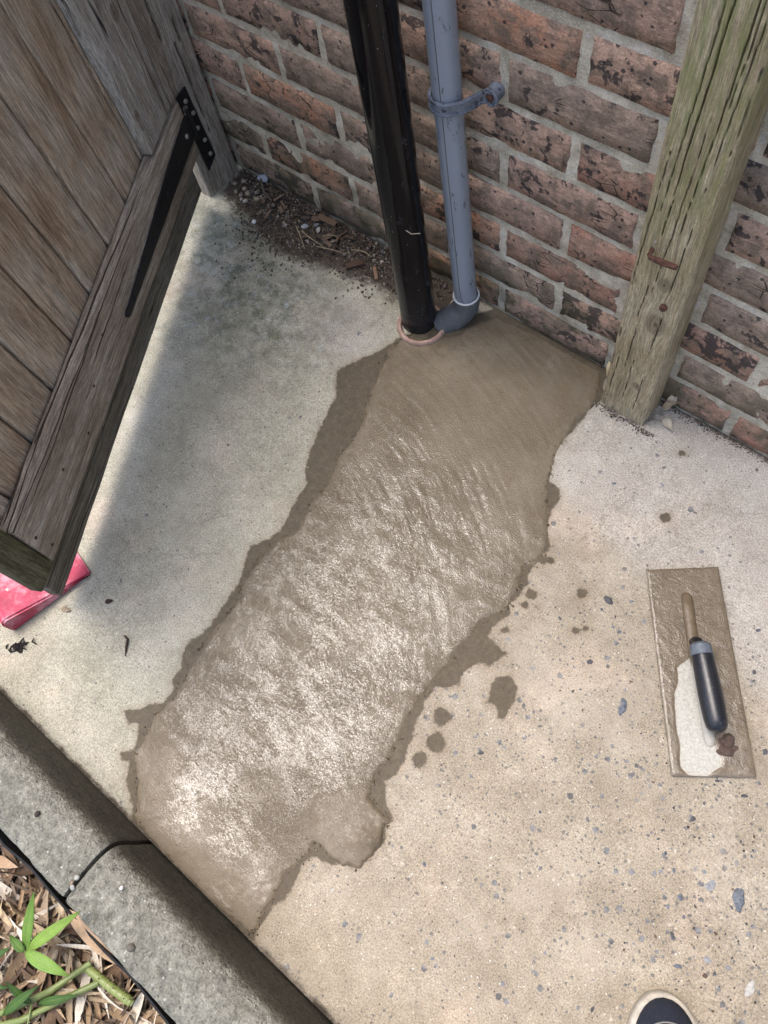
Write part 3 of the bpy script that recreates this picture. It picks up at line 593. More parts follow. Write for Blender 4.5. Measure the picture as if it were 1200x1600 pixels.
# ================================================================ KERB
kerb = empty('kerb', (0, -1.11, 0)); tag(kerb, 'raised grey concrete kerb between the path and the leaf litter', 'kerb')
def kerb_stone(x0, x1, dy, seed):
    r = np.random.RandomState(seed)
    prof = [(-1.158, .0), (-1.158, .06), (-1.1575, .118), (-1.155, .128), (-1.150, .1315), (-1.140, .1325), (-1.125, .1325), (-1.110, .132), (-1.095, .131), (-1.085, .1285), (-1.077, .124), (-1.071, .117), (-1.067, .105), (-1.0655, .085), (-1.0645, .05), (-1.0635, .02), (-1.063, -.05)]
    xs = np.concatenate([[x0, x0 + .002, x0 + .006], np.arange(x0 + .012, x1 - .01, .008), [x1 - .006, x1 - .002, x1]])
    V = []; ny_ = len(prof); cy, cz = -1.11, .05
    for i, x in enumerate(xs):
        e = min(x - x0, x1 - x); k = 1 - .02 * max(0, 1 - e / .006) ** 2
        for (y, z) in prof: V.append((x, cy + (y - cy) * k, cz + (z - cz) * k))
    V = np.array(V); n1 = fbm(V[:, 0] + seed, V[:, 1] + V[:, 2], 60, 3, seed); n2 = fbm(V[:, 0], V[:, 1] * 2 + V[:, 2], 18, 2, seed + 3)
    V[:, 2] += np.where(V[:, 2] > .11, .0013 * n1 + .0012 * n2, 0); V[:, 1] += np.where(V[:, 2] < .13, .0016 * n1, 0) * (V[:, 1] > -1.09) + (V[:, 1] < -1.15) * .0025 * n1
    F = grid_faces(len(xs), ny_).tolist(); F.append(list(range(ny_))); F.append([(len(xs) - 1) * ny_ + j for j in range(ny_)][::-1])
    me = bpy.data.meshes.new('kerb_stone'); me.from_pydata(V.tolist(), [], F); me.update()
    bm = bmesh.new(); bm.from_mesh(me); bmesh.ops.recalc_face_normals(bm, faces=bm.faces[:]); bm.to_mesh(me); bm.free()
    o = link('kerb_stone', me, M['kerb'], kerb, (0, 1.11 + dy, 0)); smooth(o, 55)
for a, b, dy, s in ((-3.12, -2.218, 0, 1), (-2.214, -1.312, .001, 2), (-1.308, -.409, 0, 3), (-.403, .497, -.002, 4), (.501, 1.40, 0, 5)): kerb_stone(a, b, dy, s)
tag(link('rubber_membrane', mesh([(x, y, z) for x in np.linspace(-2, 1, 60) for y, z in ((-1.163, .035), (-1.164 - .003 * math.sin(x * 31), .118 + .006 * math.sin(x * 23) + .004 * math.sin(x * 57)), (-1.1672 - .003 * math.sin(x * 31), .117 + .006 * math.sin(x * 23) + .004 * math.sin(x * 57)), (-1.178, .05))],
    [(i * 4 + j, i * 4 + j + 1, i * 4 + j + 5, i * 4 + j + 4) for i in range(59) for j in range(3)]), M['membrane']), 'black membrane edge standing between the kerb and the litter', 'membrane')

# ================================================================ PIPES
bp = empty('soil_pipe', (-.6449, -.10, 0)); tag(bp, 'glossy black plastic pipe dropping into the ground collar', 'pipe')
bm = bmesh.new(); tube(bm, [(0, 0, -.05), (-.0012, 0, .1), (-.008, 0, .6), (-.035, .0, 2.6)], .0321, 40); smooth(link('pipe', bm_mesh(bm), M['black_pipe'], bp), 50)
cl = empty('clay_collar', (-.634, -.106, 0))
tag(cl, 'pink clay collar ring set in the ground around the black pipe', 'drain collar')
bm = bmesh.new()
prof = [(.0465, -.04), (.0465, .004), (.0445, .0072), (.0400, .0072), (.0375, .004), (.0375, -.04)]
rings = [[bm.verts.new((r * math.cos(2 * math.pi * k / 48), r * math.sin(2 * math.pi * k / 48), z + .0006 * math.sin(k * 1.7))) for k in range(48)] for r, z in prof]
for a, b in zip(rings, rings[1:]):
    for k in range(48): bm.faces.new((a[k], a[(k + 1) % 48], b[(k + 1) % 48], b[k]))
bmesh.ops.recalc_face_normals(bm, faces=bm.faces[:]); smooth(link('rim', bm_mesh(bm), M['clay'], cl), 50)
gp = empty('waste_pipe', (-.5728, -.047, 0)); tag(gp, 'slim grey plastic waste pipe clipped to the brick wall', 'pipe')
bm = bmesh.new(); tube(bm, [(0, 0, .045), (-.0035, 0, .1), (-.0201, 0, .6), (-.087, 0, 2.6)], .0202, 36); smooth(link('pipe', bm_mesh(bm), M['grey_pipe'], gp), 50)
bm = bmesh.new(); tube(bm, [(-.0005 + .0011 + .0045, -.0197, .075), (-.0035 + .0045, -.0197, .1), (-.0201 + .0045, -.0198, .6), (-.087 + .0045, -.0198, 2.6)], .0007, 6); link('mould_line', bm_mesh(bm), M['grey_elbow'], gp)
bm = bmesh.new(); tube(bm, [(.0, 0, .068), (0, 0, .052), (-.001, -.0005, .040), (-.006, -.006, .026), (-.014, -.014, .014), (-.026, -.026, .004), (-.034, -.033, -.006)], [.0238, .0238, .0236, .0238, .0245, .0245, .024], 32)
smooth(link('elbow', bm_mesh(bm), M['grey_elbow'], gp), 40)
bm = bmesh.new(); tube(bm, [(-.0005 + .0225 * math.cos(a), .0225 * math.sin(a), .069) for a in np.linspace(0, 2 * math.pi, 41)], .0019, 8, False); smooth(link('seal_ring', bm_mesh(bm), M['seal'], gp), 80)
bm = bmesh.new(); tube(bm, [(-.014 + .0246 * math.cos(a) * .72, -.013 + .0246 * math.cos(a) * .72 * -1, .018 + .0246 * math.sin(a)) for a in np.linspace(3.3, 6.2, 14)], .0012, 6); smooth(link('mould_seam', bm_mesh(bm), M['clip'], gp), 80)
# pipe clip
pc = empty('pipe_clip', (-.588, -.047, .470)); tag(pc, 'grey plastic clip holding the waste pipe to the wall, one rusty screw', 'clip')
def strap_path(z):
    pts = []
    for a in np.linspace(math.radians(100), math.radians(325), 26): pts.append(Vector((.0232 * math.cos(a), .0232 * math.sin(a), z)))
    pts += [Vector((.0265, -.006, z)), Vector((.032, .008, z)), Vector((.037, .022, z)), Vector((.043, .029, z)), Vector((.050, .030, z))]
    return pts
bm = bmesh.new(); P0 = strap_path(0); fr = frames(P0); rows = []
for i, p in enumerate(P0):
    t = fr[i][0]; nrm = Vector((t.y, -t.x, 0)); h = .0095
    rows.append([bm.verts.new(p + nrm * a + Vector((0, 0, z))) for a, z in ((-.0012, -h), (.0012, -h), (.0034, -h + .0005), (.0034, -h + .003), (.0012, -h + .0035), (.0012, h - .0035), (.0034, h - .003), (.0034, h - .0005), (.0012, h), (-.0012, h))])
for a, b in zip(rows, rows[1:]):
    for k in range(10): bm.faces.new((a[k], b[k], b[(k + 1) % 10], a[(k + 1) % 10]))
bm.faces.new(rows[0]); bm.faces.new(rows[-1][::-1]); bmesh.ops.recalc_face_normals(bm, faces=bm.faces[:])
smooth(link('strap', bm_mesh(bm), M['clip'], pc), 35)
bm = bmesh.new()
tube(bm, [(.048 , .045, .0), (.048, .0285, .0)], .0115, 24)
smooth(link('lug', bm_mesh(bm), M['clip'], pc), 35)
bm = bmesh.new(); tube(bm, [Vector((.048 + .0115 * math.cos(a), .0275, .0115 * math.sin(a))) for a in np.linspace(-1.8, 2.4, 22)], .0022, 8); smooth(link('lug_rim', bm_mesh(bm), M['clip'], pc), 60)
bm = bmesh.new(); tube(bm, [(.048, .029, 0), (.048, .0262, 0), (.048, .0252, 0)], [.0058, .0056, .0042], 14); smooth(link('screw', bm_mesh(bm), M['rusty'], pc), 40)

# ================================================================ TIMBER POST (right)
def post_mesh(w, d, H, bev=.004, seed=0, nz=90, splits=(), nside=(10, 6), slope=0.0, zmax=.85):
    r = bev; ring = []; cs_ = ((w / 2 - r, -d / 2 + r, -90), (w / 2 - r, d / 2 - r, 0), (-w / 2 + r, d / 2 - r, 90), (-w / 2 + r, -d / 2 + r, 180))
    for ci, (cx, cy, a0) in enumerate(cs_):
        for q in range(4): a = math.radians(a0 + q * 30); ring.append((cx + r * math.cos(a), cy + r * math.sin(a), ci if q else -1, 0))
        nx_, ny_, _ = cs_[(ci + 1) % 4]; a = math.radians(a0 + 90); p0 = (cx + r * math.cos(a), cy + r * math.sin(a)); p1 = (nx_ + r * math.cos(a), ny_ + r * math.sin(a))
        n = nside[ci % 2]
        if ci == 1: n = 4
        for q in range(n): ring.append((p0[0] + (p1[0] - p0[0]) * q / n, p0[1] + (p1[1] - p0[1]) * q / n, 10 + ci, 1))
    R = np.array([(a, b) for a, b, _, _ in ring]); NR = np.zeros_like(R)
    for i, (a, b, k, f) in enumerate(ring):
        if f: NR[i] = {10: (1, 0), 11: (0, 1), 12: (-1, 0), 13: (0, -1)}[k]
        else: v = np.array([a, b]) - np.array([np.clip(a, -w / 2 + r, w / 2 - r), np.clip(b, -d / 2 + r, d / 2 - r)]); NR[i] = v / (np.linalg.norm(v) + 1e-9)
    zs = np.concatenate([np.linspace(-.03, zmax, nz), np.linspace(zmax, H, 12)[1:]]); nzz = len(zs); n = len(R)
    RX = np.tile(R[:, 0], nzz); RY = np.tile(R[:, 1], nzz); NX = np.tile(NR[:, 0], nzz); NY = np.tile(NR[:, 1], nzz); ZZ = np.repeat(zs, n)
    U_ = np.where(abs(NY) > .7, RX, RY + 10) + .004 * fbm(ZZ, RX * 3, 6, 2, seed)
    dsp = .0010 * fbm(U_ * 1.0, ZZ * .05, 190, 3, seed + 1, .7) + .0009 * fbm(U_, ZZ * .5, 22, 3, seed + 2); ck = np.zeros_like(dsp)
    for face, u0, z0, z1, wd_, dp in splits:
        uc = u0 + slope * (ZZ - .4) + .0022 * fbm(ZZ, np.full_like(ZZ, u0 * 50), 9, 3, seed + 5) + .0006 * fbm(ZZ, np.full_like(ZZ, u0 * 50), 60, 2, seed + 6)
        on = (NY < -.7) if face == 'f' else (NX > .7)
        uu = RX if face == 'f' else RY
        t_ = np.clip((ZZ - z0) / (z1 - z0), 0, 1); ww = wd_ * np.sqrt(np.clip(np.sin(np.pi * t_), 0, 1)) * (.65 + .35 * fbm(ZZ, np.full_like(ZZ, u0 * 91), 22, 2, seed + 7)) + 2e-4
        k = on * np.clip(1 - abs(uu - uc) / ww, 0, 1) * ((ZZ > z0) & (ZZ < z1)); dsp -= dp * k; ck = np.maximum(ck, np.clip(k * 2.2, 0, 1))
    V = np.stack([RX + NX * dsp, RY + NY * dsp, ZZ], 1)
    V[ZZ < -.02, 2] = -.03
    i_ = np.arange(nzz - 1)[:, None]; j_ = np.arange(n)[None, :]; a = i_ * n + j_; b = i_ * n + (j_ + 1) % n
    F = np.stack([a, b, b + n, a + n], -1).reshape(-1, 4).tolist(); F.append(list(range(n))[::-1]); F.append([(nzz - 1) * n + j for j in range(n)])
    me = mesh(V.tolist(), F); attr(me, 'crack', ck); return me
post = empty('timber_post', (-.2375, -.0315, 0)); tag(post, 'green stained upright timber post standing against the brick wall', 'post')
smooth(link('shaft', post_mesh(.081, .059, 1.5, .0045, 3, 520, [('f', -.0145, .385, 1.2, .0016, .006), ('f', -.0235, .45, 1.1, .0011, .004), ('f', -.002, .30, .62, .0009, .003), ('f', .0075, .42, 1.15, .0014, .005), ('f', .0175, .50, 1.2, .0012, .004),
    ('f', -.030, .02, .22, .0010, .003), ('f', -.021, .03, .15, .0009, .003), ('f', .0195, .30, .47, .0010, .004), ('f', .022, .18, .30, .0011, .004), ('f', -.008, .13, .25, .0009, .003), ('f', .004, .05, .16, .0008, .003), ('f', .028, .02, .14, .0009, .003), ('f', -.033, .30, .55, .0009, .003), ('f', .030, .55, 1.1, .0010, .003),
    ('f', -.012, .26, .33, .0008, .003), ('f', .012, .62, 1.1, .0008, .003), ('s', -.010, .15, .7, .0010, .003), ('s', .006, .3, 1.1, .0012, .004), ('s', -.018, .5, 1.1, .0009, .003)], (170, 60), .030), M['post'], post), 40)
def crack(ax_, a0, z0, z1, w, seed, parent, face_y, mat):
    # a long drying split: narrow groove strip with V-shaped depth
    return None
bm = bmesh.new(); tube(bm, [(-.021, -.026, .398), (-.019, -.040, .3975), (-.015, -.0435, .399), (-.004, -.0432, .3995), (.018, -.0425, .4015), (.021, -.0425, .4018)], [.0028, .0028, .0037, .0048, .0045, .0037], 10, flat=.8); smooth(link('bent_bolt', bm_mesh(bm), M['rusty'], post), 50)
bm = bmesh.new(); tube(bm, [(-.019, -.026, .412), (-.019, -.036, .413), (-.016, -.038, .421)], .0008, 6); link('staple_wire', bm_mesh(bm), M['zinc'], post)
bm = bmesh.new(); tube(bm, [(.016, -.024, .306), (.016, -.033, .3065), (.016, -.0355, .3065)], [.0055, .0055, .0042], 12); smooth(link('nail_head', bm_mesh(bm), M['rusty'], post), 50)

# ================================================================ GATE AND GATE POST
gpo = empty('gate_post', (-1.245, -.054, 0)); tag(gpo, 'grey weathered hinge post of the gate, in the corner by the wall', 'post')
smooth(link('post_body', post_mesh(.088, .090, 1.5, .005, 9, 260, [('s', -.012, .30, 1.0, .0012, .004), ('s', .012, .10, .32, .0010, .004), ('s', .025, .22, .6, .0009, .003), ('s', -.030, .25, .8, .0008, .003)], (20, 50)), M['gatepost'], gpo), 40)
bm = bmesh.new()
pl = [(.0455, -.005, .243), (.0455, -.032, .236), (.0455, -.027, .060), (.0455, .002, .080)]
def slab(bm, pts, nrm, th):
    a = [bm.verts.new(Vector(p)) for p in pts]; b = [bm.verts.new(Vector(p) + Vector(nrm) * th) for p in pts]; n = len(pts)
    bm.faces.new(a[::-1]); bm.faces.new(b)
    for k in range(n): bm.faces.new((a[k], a[(k + 1) % n], b[(k + 1) % n], b[k]))
    bmesh.ops.recalc_face_normals(bm, faces=bm.faces[:])
slab(bm, pl, (1, 0, 0), .004); bmesh.ops.bevel(bm, geom=bm.edges[:], offset=.0008, segments=2, affect='EDGES')
plate = link('hinge_plate', bm_mesh(bm), M['iron'], gpo)
bm = bmesh.new(); tube(bm, [(0, 0, 0), (.002, 0, 0), (.0028, 0, 0)], [.0048, .0044, .0026], 12); scm = bm_mesh(bm); scm.materials.append(M['zinc'])
for y, z in ((-.017, .220), (-.011, .190), (-.014, .158), (-.009, .126), (-.009, .092)):
    o = bpy.data.objects.new('screw', scm); COL.objects.link(o); o.parent = plate; o.location = (.0494, y, z)
# local frame of the leaf: s runs from the hinge to the free end, q towards the camera, z up; slightly racked
GA = Vector((-1.181, -.124, 0)); GD = Vector((.47254, -.88131, 0)); GN = Vector((.88131, .47254, 0))
gate = empty('wooden_gate', GA); gate.matrix_world = Matrix(((GD.x, -GN.x, 0, GA.x), (GD.y, -GN.y, 0, GA.y), (0, 0, 1, 0), (0, 0, 0, 1)))
# local axes: x = along the leaf, y = away from the camera side (so q = -y)
tag(gate, 'weathered boarded wooden gate standing open above the path', 'gate')
RK = .065
def gbox(name, s0, s1, q0, q1, z0, z1, mat, bev=.003, cuts=10, seed=0, wob=.0012, rack=True, parent=None, axis='x', edit=None):
    bm = bmesh.new(); box(bm, s0, s1, -q1, -q0, z0, z1)
    bmesh.ops.recalc_face_normals(bm, faces=bm.faces[:])
    lng = [e for e in bm.edges if abs((e.verts[0].co - e.verts[1].co)['xyz'.index(axis)]) > .01]
    bmesh.ops.subdivide_edges(bm, edges=lng, cuts=cuts, use_grid_fill=True)
    ee = [e for e in bm.edges if e.calc_face_angle(0) > .5]
    bmesh.ops.bevel(bm, geom=ee, offset=bev, segments=3, affect='EDGES', profile=.5)
    if edit: edit(bm)
    for v in bm.verts:
        c = v.co; k = np.array([c.x + seed]); kk_ = np.array([c.z * 1.0 + c.y * 2])
        if wob: c.y += float(fbm(k * 1, kk_, 9, 3, seed)[0]) * wob; c.z += float(fbm(k + 7, kk_, 9, 3, seed + 1)[0]) * wob if axis == 'x' else 0; c.x += float(fbm(kk_, k + 3, 9, 3, seed + 2)[0]) * wob if axis == 'z' else 0
        if rack: c.x += RK * max(0, c.z - .255)
    o = link(name, bm_mesh(bm), M[mat] if isinstance(mat, str) else mat, parent or gate); smooth(o, 40); return o
seams = [0.0, .040, .132, .224, .317, .413, .505, .594, .684, .776, .872]
for i, (a, b) in enumerate(zip(seams[:-1], seams[1:])):
    gbox('plank', a + .0024, b - .0024, -.019, -.0005 + rng.uniform(-.0012, .0012), .135, 1.05, 'plank', .0042, 8, i + 1, .0008, axis='z')
for a in seams[1:-1]: gbox('seam_shade_tongue', a - .006, a + .006, -.013, -.0085, .135, 1.05, 'strip', .0008, 4, 77, 0, axis='z')  # darker wood than the planks: shade of the seam recesses put into colour
gbox('bottom_board', -.004, .862, -.022, .0, .050, .132, 'strip', .003, 30, 21, .0016)
def chamfer(bm):
    for v in bm.verts:
        if v.co.z > .25 and v.co.y < -.014: v.co.z -= .007
rail = gbox('ledge_rail', -.012, .829, .001, .0235, .140, .262, 'rail', .0035, 40, 31, .0016, rack=False, edit=chamfer)
gbox('end_stile', .8315, .880, .001, .0225, .138, 1.05, 'mossy', .003, 12, 41, .0012, axis='z', rack=True)
gbox('hinge_stile', -.012, .128, .001, .0225, .2645, 1.05, 'stile', .0045, 14, 51, .0015, axis='z')
# tapering hinge strap on the ledge
def strapbody():
    bm = bmesh.new(); top = [(-.016, .231), (.0, .2305), (.10, .2245), (.20, .2145), (.30, .2025), (.385, .1935)]; bot = [(-.014, .181), (.0, .181), (.10, .181), (.20, .1805), (.30, .181), (.385, .1805)]
    L = [(x, z) for x, z in bot] + [(.395, .181), (.402, .184), (.404, .188), (.401, .1925), (.395, .1945)] + top[::-1]
    slab(bm, [(x, -.0250, z - .004) for x, z in L], (0, -1, 0), .0035)
    return bm_mesh(bm)
strap = link('hinge_strap', strapbody(), M['iron'], gate)
for x, z in ((.015, .203), (.075, .199), (.145, .196), (.245, .189), (.365, .1835)):
    o = bpy.data.objects.new('screw', scm); COL.objects.link(o); o.parent = strap; o.location = (x, -.0284, z); o.rotation_euler = (0, 0, -math.pi / 2)
    if x > .02: o.data = scm.copy(); o.data.materials[0] = M['iron']
bm = bmesh.new(); tube(bm, [(-.020, -.028, .170), (-.020, -.028, .236)], .0052, 16); smooth(link('hinge_knuckle', bm_mesh(bm), M['iron'], gate), 50)
bm = bmesh.new(); tube(bm, [(0, 0, 0), (.0012, 0, .0), (.0016, 0, 0)], [.0028, .0026, .001], 8)
nm = bm_mesh(bm); nm.materials.append(M['rusty'])
for x, z in ((.815, .205), (.809, .16), (.70, .20), (.55, .20), (.47, .225), (.62, .17)):
    o = bpy.data.objects.new('nail_head', nm); COL.objects.link(o); o.parent = rail; o.location = (x, -.0238, z); o.rotation_euler = (0, 0, -math.pi / 2)

# ================================================================ RED WEDGE
def wedge():
    L, W_, h = .158, .24, .046
    bm = bmesh.new()
    for_v = []
    pr = [(0, .0005), (0, .003), (L * .5, h * .55), (L - .012, h), (L - .004, h - .004), (L, h - .014), (L, .0005)]
    A = [bm.verts.new((0, -y, z)) for y, z in pr]; B = [bm.verts.new((-W_, -y, z)) for y, z in pr]
    bm.faces.new(A); bm.faces.new(B[::-1]); n = len(pr)
    for k in range(n): bm.faces.new((A[k], B[k], B[(k + 1) % n], A[(k + 1) % n]))
    bmesh.ops.recalc_face_normals(bm, faces=bm.faces[:])
    bmesh.ops.bevel(bm, geom=[e for e in bm.edges if e.calc_face_angle(0) > .6], offset=.0035, segments=3, affect='EDGES')
    return bm_mesh(bm)
wd = empty('door_wedge', (-.792, -.829, .001), (0, 0, -math.atan2(.035, .154))); tag(wd, 'dusty red plastic wedge lying under the free end of the gate', 'wedge')
smooth(link('wedge_body', wedge(), M['red'], wd), 40)
def spl(n, cx, cy, r, hgt): pass
t = NT('dried_paint'); M['paint'] = t.out((.7, .66, .62), .8)
for (x, y, r) in ((-.085, -.095, .008), (-.075, -.105, .005), (-.095, -.088, .006), (-.080, -.130, .005), (-.05, -.12, .003)):
    z = .046 * (-y) / .146 + .0006
    o = link('paint_splash', pebble_mesh(r, 1, .6, .10, 2, .3), M['paint'], wd, (x, y, z + .0004), (math.atan2(-.046, .146), 0, rng.uniform(0, .4))); smooth(o, 60)

# ================================================================ TROWEL
A_ = Vector((-.055, -.279, 0)); Bx = Vector((.029, -.211, 0)) - A_; Ly = Vector((.135, -.520, 0)) - A_
tw = empty('plastering_trowel', (.05, -.365, .0065)); tag(tw, 'rectangular plastering trowel with black handle lying on the path', 'trowel')
nxx, nyy = 50, 120; us = np.linspace(0, 1, nxx); vs = np.linspace(0, 1, nyy)
UU, VV = np.meshgrid(us, vs, indexing='ij'); UU = UU.ravel(); VV = VV.ravel()
Cr = [np.array(q) for q in ((-.055, -.279), (.029, -.211), (.226, -.451), (.135, -.520))]
PXY = ((1 - UU) * (1 - VV))[:, None] * Cr[0] + (UU * (1 - VV))[:, None] * Cr[1] + (UU * VV)[:, None] * Cr[2] + ((1 - UU) * VV)[:, None] * Cr[3]
pale = sdf(PXY[:, 0], PXY[:, 1], PALE) + .0012 * fbm(PXY[:, 0], PXY[:, 1], 120, 3, 61)
edge = np.minimum(np.minimum(UU, 1 - UU) * .108, np.minimum(VV, 1 - VV) * .306)
smear = np.clip(pale / .002, 0, 1) * np.clip(edge / .002, 0, 1)
zt = .0052 + smear * (.0014 + .0008 * fbm(PXY[:, 0], PXY[:, 1], 90, 4, 63))
top = np.stack([PXY[:, 0] - .05, PXY[:, 1] + .365, zt - .004], 1)
bme = grid_mesh(top, nxx, nyy, 'blade'); attr(bme, 'pale', pale)
def mat_blade():
    t = NT('smeared_steel'); p = t.pos(); a = t.attr('pale')
    wet = t.ramp(t.noise(p, 60, 4, .7), [(.3, (.12, .09, .056)), (.6, (.175, .137, .09))])
    dry = t.ramp(t.noise(p, 300, 4, .8), [(.3, (.30, .285, .25)), (.5, (.44, .43, .385)), (.7, (.56, .55, .51))])
    m = t.step(a, .0006, -.0006)
    rim = t.math('MULTIPLY', t.step(a, -.004, -.0005), m)
    c = t.mix(m, wet, dry); c = t.mix(t.math('MULTIPLY', rim, .25), c, (.42, .34, .24))
    pn = t.sep(p)
    pk = t.math('MULTIPLY', t.math('MULTIPLY', t.step(t.noise(p, 260, 4, .7), .5, .6), m), t.step(t.math('ADD', pn[0], pn[1]), -.275, -.255))
    c = t.mix(t.math('MULTIPLY', pk, t.step(pn[0], .155, .17)), c, (.26, .13, .11))
    h = t.math('ADD', t.noise(p, 160, 5, .7), t.math('MULTIPLY', t.noise(p, 520, 2), .4))
    r = t.math('ADD', .28, t.math('MULTIPLY', m, .5))
    t.L(t.bump(h, .0007), t.b.inputs['Coat Normal'])
    return t.out(c, r, t.bump(h, .003, t.math('SUBTRACT', 1.0, t.math('MULTIPLY', m, .7))), Specular_IOR_Level=.55, Coat_Weight=t.math('SUBTRACT', 1.0, m), Coat_Roughness=.1)
M['blade'] = mat_blade()
link('blade', bme, M['blade'], tw)
bm = bmesh.new(); cs = [(q[0] - .05, q[1] + .365) for q in Cr]
slab(bm, [(x, y, -.0012) for x, y in cs], (0, 0, 1), .0021); link('blade_edge', bm_mesh(bm), mat_simple('worn_steel', (.22, .20, .17), .35, .6, 200, .0005, .7, (.12, .08, .05), (.5, .62)), tw)
T = lambda x, y, z: Vector((x - .05, y + .365, z - .004))
bm = bmesh.new(); tube(bm, [T(.013, -.278, .006), T(.0155, -.2815, .0085), T(.03, -.300, .009), T(.062, -.341, .0095), T(.10, -.386, .0095), T(.150, -.446, .009), T(.155, -.452, .006)], [.005, .0082, .0088, .0088, .0085, .008, .005], 14, flat=.6)
t = NT('muddy_bar'); pz = t.pos(); s_ = t.sep(pz)
bar_c = t.mix(t.step(t.math('ADD', s_[0], t.math('MULTIPLY', s_[1], -1)), .43, .455), t.ramp(t.noise(pz, 90, 4), [(.3, (.11, .08, .05)), (.7, (.17, .13, .085))]), (.40, .38, .33))
M['bar'] = t.out(bar_c, .45, t.bump(t.noise(pz, 200, 4), .0008))
smooth(link('mounting_bar', bm_mesh(bm), M['bar'], tw), 50)
# tang rising from the bar to the ferrule, then the handle
Hs = Vector((.072, -.352, .044)); He = Vector((.150, -.4395, .043)); hd = (He - Hs).normalized()
bm = bmesh.new(); tube(bm, [T(.060, -.338, .008), T(.0605, -.339, .024), T(.063, -.342, .038), T(.074, -.354, .044)], [.007, .0065, .0065, .008], 14); smooth(link('tang', bm_mesh(bm), M['iron'], tw), 50)
bm = bmesh.new(); tube(bm, [T(*(Hs - hd * .010)), T(*(Hs - hd * .006)), T(*(Hs + hd * .008)), T(*(Hs + hd * .0085))], [.010, .0148, .0158, .0150], 24); smooth(link('ferrule', bm_mesh(bm), mat_simple('zinc_ferrule', (.12, .14, .17), .5, .4, 150, .0004, .1, (.4, .36, .28), (.6, .72)), tw), 40)
bm = bmesh.new(); Lh = (He - Hs).length; ss = [0, .04, .12, .3, .5, .7, .85, .93, .975, 1.0]; rr = [.0146, .0152, .0155, .0162, .0168, .0166, .0158, .0142, .0105, .004]
tube(bm, [T(*(Hs + hd * (.0078 + (Lh - .0078) * q + .004 * 0))) for q in ss], rr, 28)
t = NT('black_handle_rubber'); p = t.pos(); sp = t.math('MULTIPLY', t.step(t.noise(p, 500, 3, .8), .60, .68), .7)
hc = t.mix(t.math('MULTIPLY', sp, t.ramp(t.noise(p, 50, 3), [(.35, .2), (.65, 1)])), (.010, .012, .018), (.26, .26, .26))
M['handle'] = t.out(hc, t.math('ADD', .24, t.math('MULTIPLY', t.noise(p, 120, 3), .2)), t.bump(t.noise(p, 400, 2), .0002), Specular_IOR_Level=.55)
smooth(link('handle', bm_mesh(bm), M['handle'], tw), 60)
mm = mat_simple('dried_brown_mortar', (.10, .068, .055), .85, .7, 250, .0015, 0, (.32, .22, .19), (.6, .72))
for x, y, r in ((.171, -.431, .010), (.1765, -.445, .0095), (.183, -.435, .005), (.165, -.437, .006), (.169, -.452, .004)):
    o = link('mortar_lump', pebble_mesh(r, 1.1, .9, .35, 2, .18), mm, tw, T(x, y, .0062), (0, 0, rng.uniform(0, 6))); smooth(o, 70)

# ================================================================ DEBRIS IN THE CORNER
stone_cols = [(.045, .035, .028), (.06, .048, .038), (.035, .03, .026), (.10, .08, .06), (.05, .04, .033), (.16, .135, .10), (.28, .25, .21), (.13, .12, .12), (.09, .055, .035)]
def samp_deb():
    x = rng.triangular(-1.2, -.62, -1.02); w = .035 + .055 * math.exp(-((x + 1.02) / .13) ** 2)
    if x > -.9: w = .035 + .02 * math.exp(-((x + .80) / .06) ** 2)
    y = -.004 - abs(rng.gauss(0, w * .85))
    if math.hypot(x + .634, y + .106) < .05: return None
    return x, y, 1.7 if (rng.random() < .12 and y > -.08) else 1
def zdeb(x, y): return max(0, .010 * (1 + y / .05)) * rng.uniform(0, 1) * (1 if x < -.9 else .5)
scatter_flakes('soil_debris', 5200, samp_deb, .0009, .0032, stone_cols, zdeb, flat=(.4, .9), label='dark crumbs of soil and grit heaped along the foot of the wall', cat='debris')
def samp_post():
    a = rng.uniform(0, 6.28); x = rng.choice([rng.uniform(-.29, -.17), rng.uniform(-.2, .1)]); y = rng.choice([-.064 - abs(rng.gauss(0, .006)), -abs(rng.gauss(0, .006))])
    if x > -.17: y = -abs(rng.gauss(0, .006)) - .001
    elif -.28 < x < -.195 and y > -.062: return None
    return x, y, 1
scatter_flakes('wall_foot_grit', 900, samp_post, .0007, .0020, stone_cols + [(.4, .36, .33)], lambda x, y: 0.0005, flat=(.4, .9), label='fine grit along the wall foot around the timber post', cat='grit')
def samp_k():
    x = rng.uniform(-1.2, .4); y = -1.063 + abs(rng.gauss(0, .005)); return x, y, 1
scatter_flakes('kerb_foot_grit', 500, samp_k, .0006, .0014, stone_cols + [(.3, .26, .2)], lambda x, y: 0.0003, flat=(.4, .9), label='fine grit in the angle between the path and the kerb', cat='grit')
tone_cache = {}
def toned(me, col):
    a = me.color_attributes.new('tone', 'FLOAT_COLOR', 'POINT'); a.data.foreach_set('color', np.tile(np.array([*col, 1], dtype=np.float32), len(me.vertices)).ravel()); return me
def item(name, me, col, loc, rot, label, cat, group=None, mat='tone'):
    o = link(name, toned(me, col), M[mat], None, loc, rot); smooth(o, 50); tag(o, label, cat, group); return o
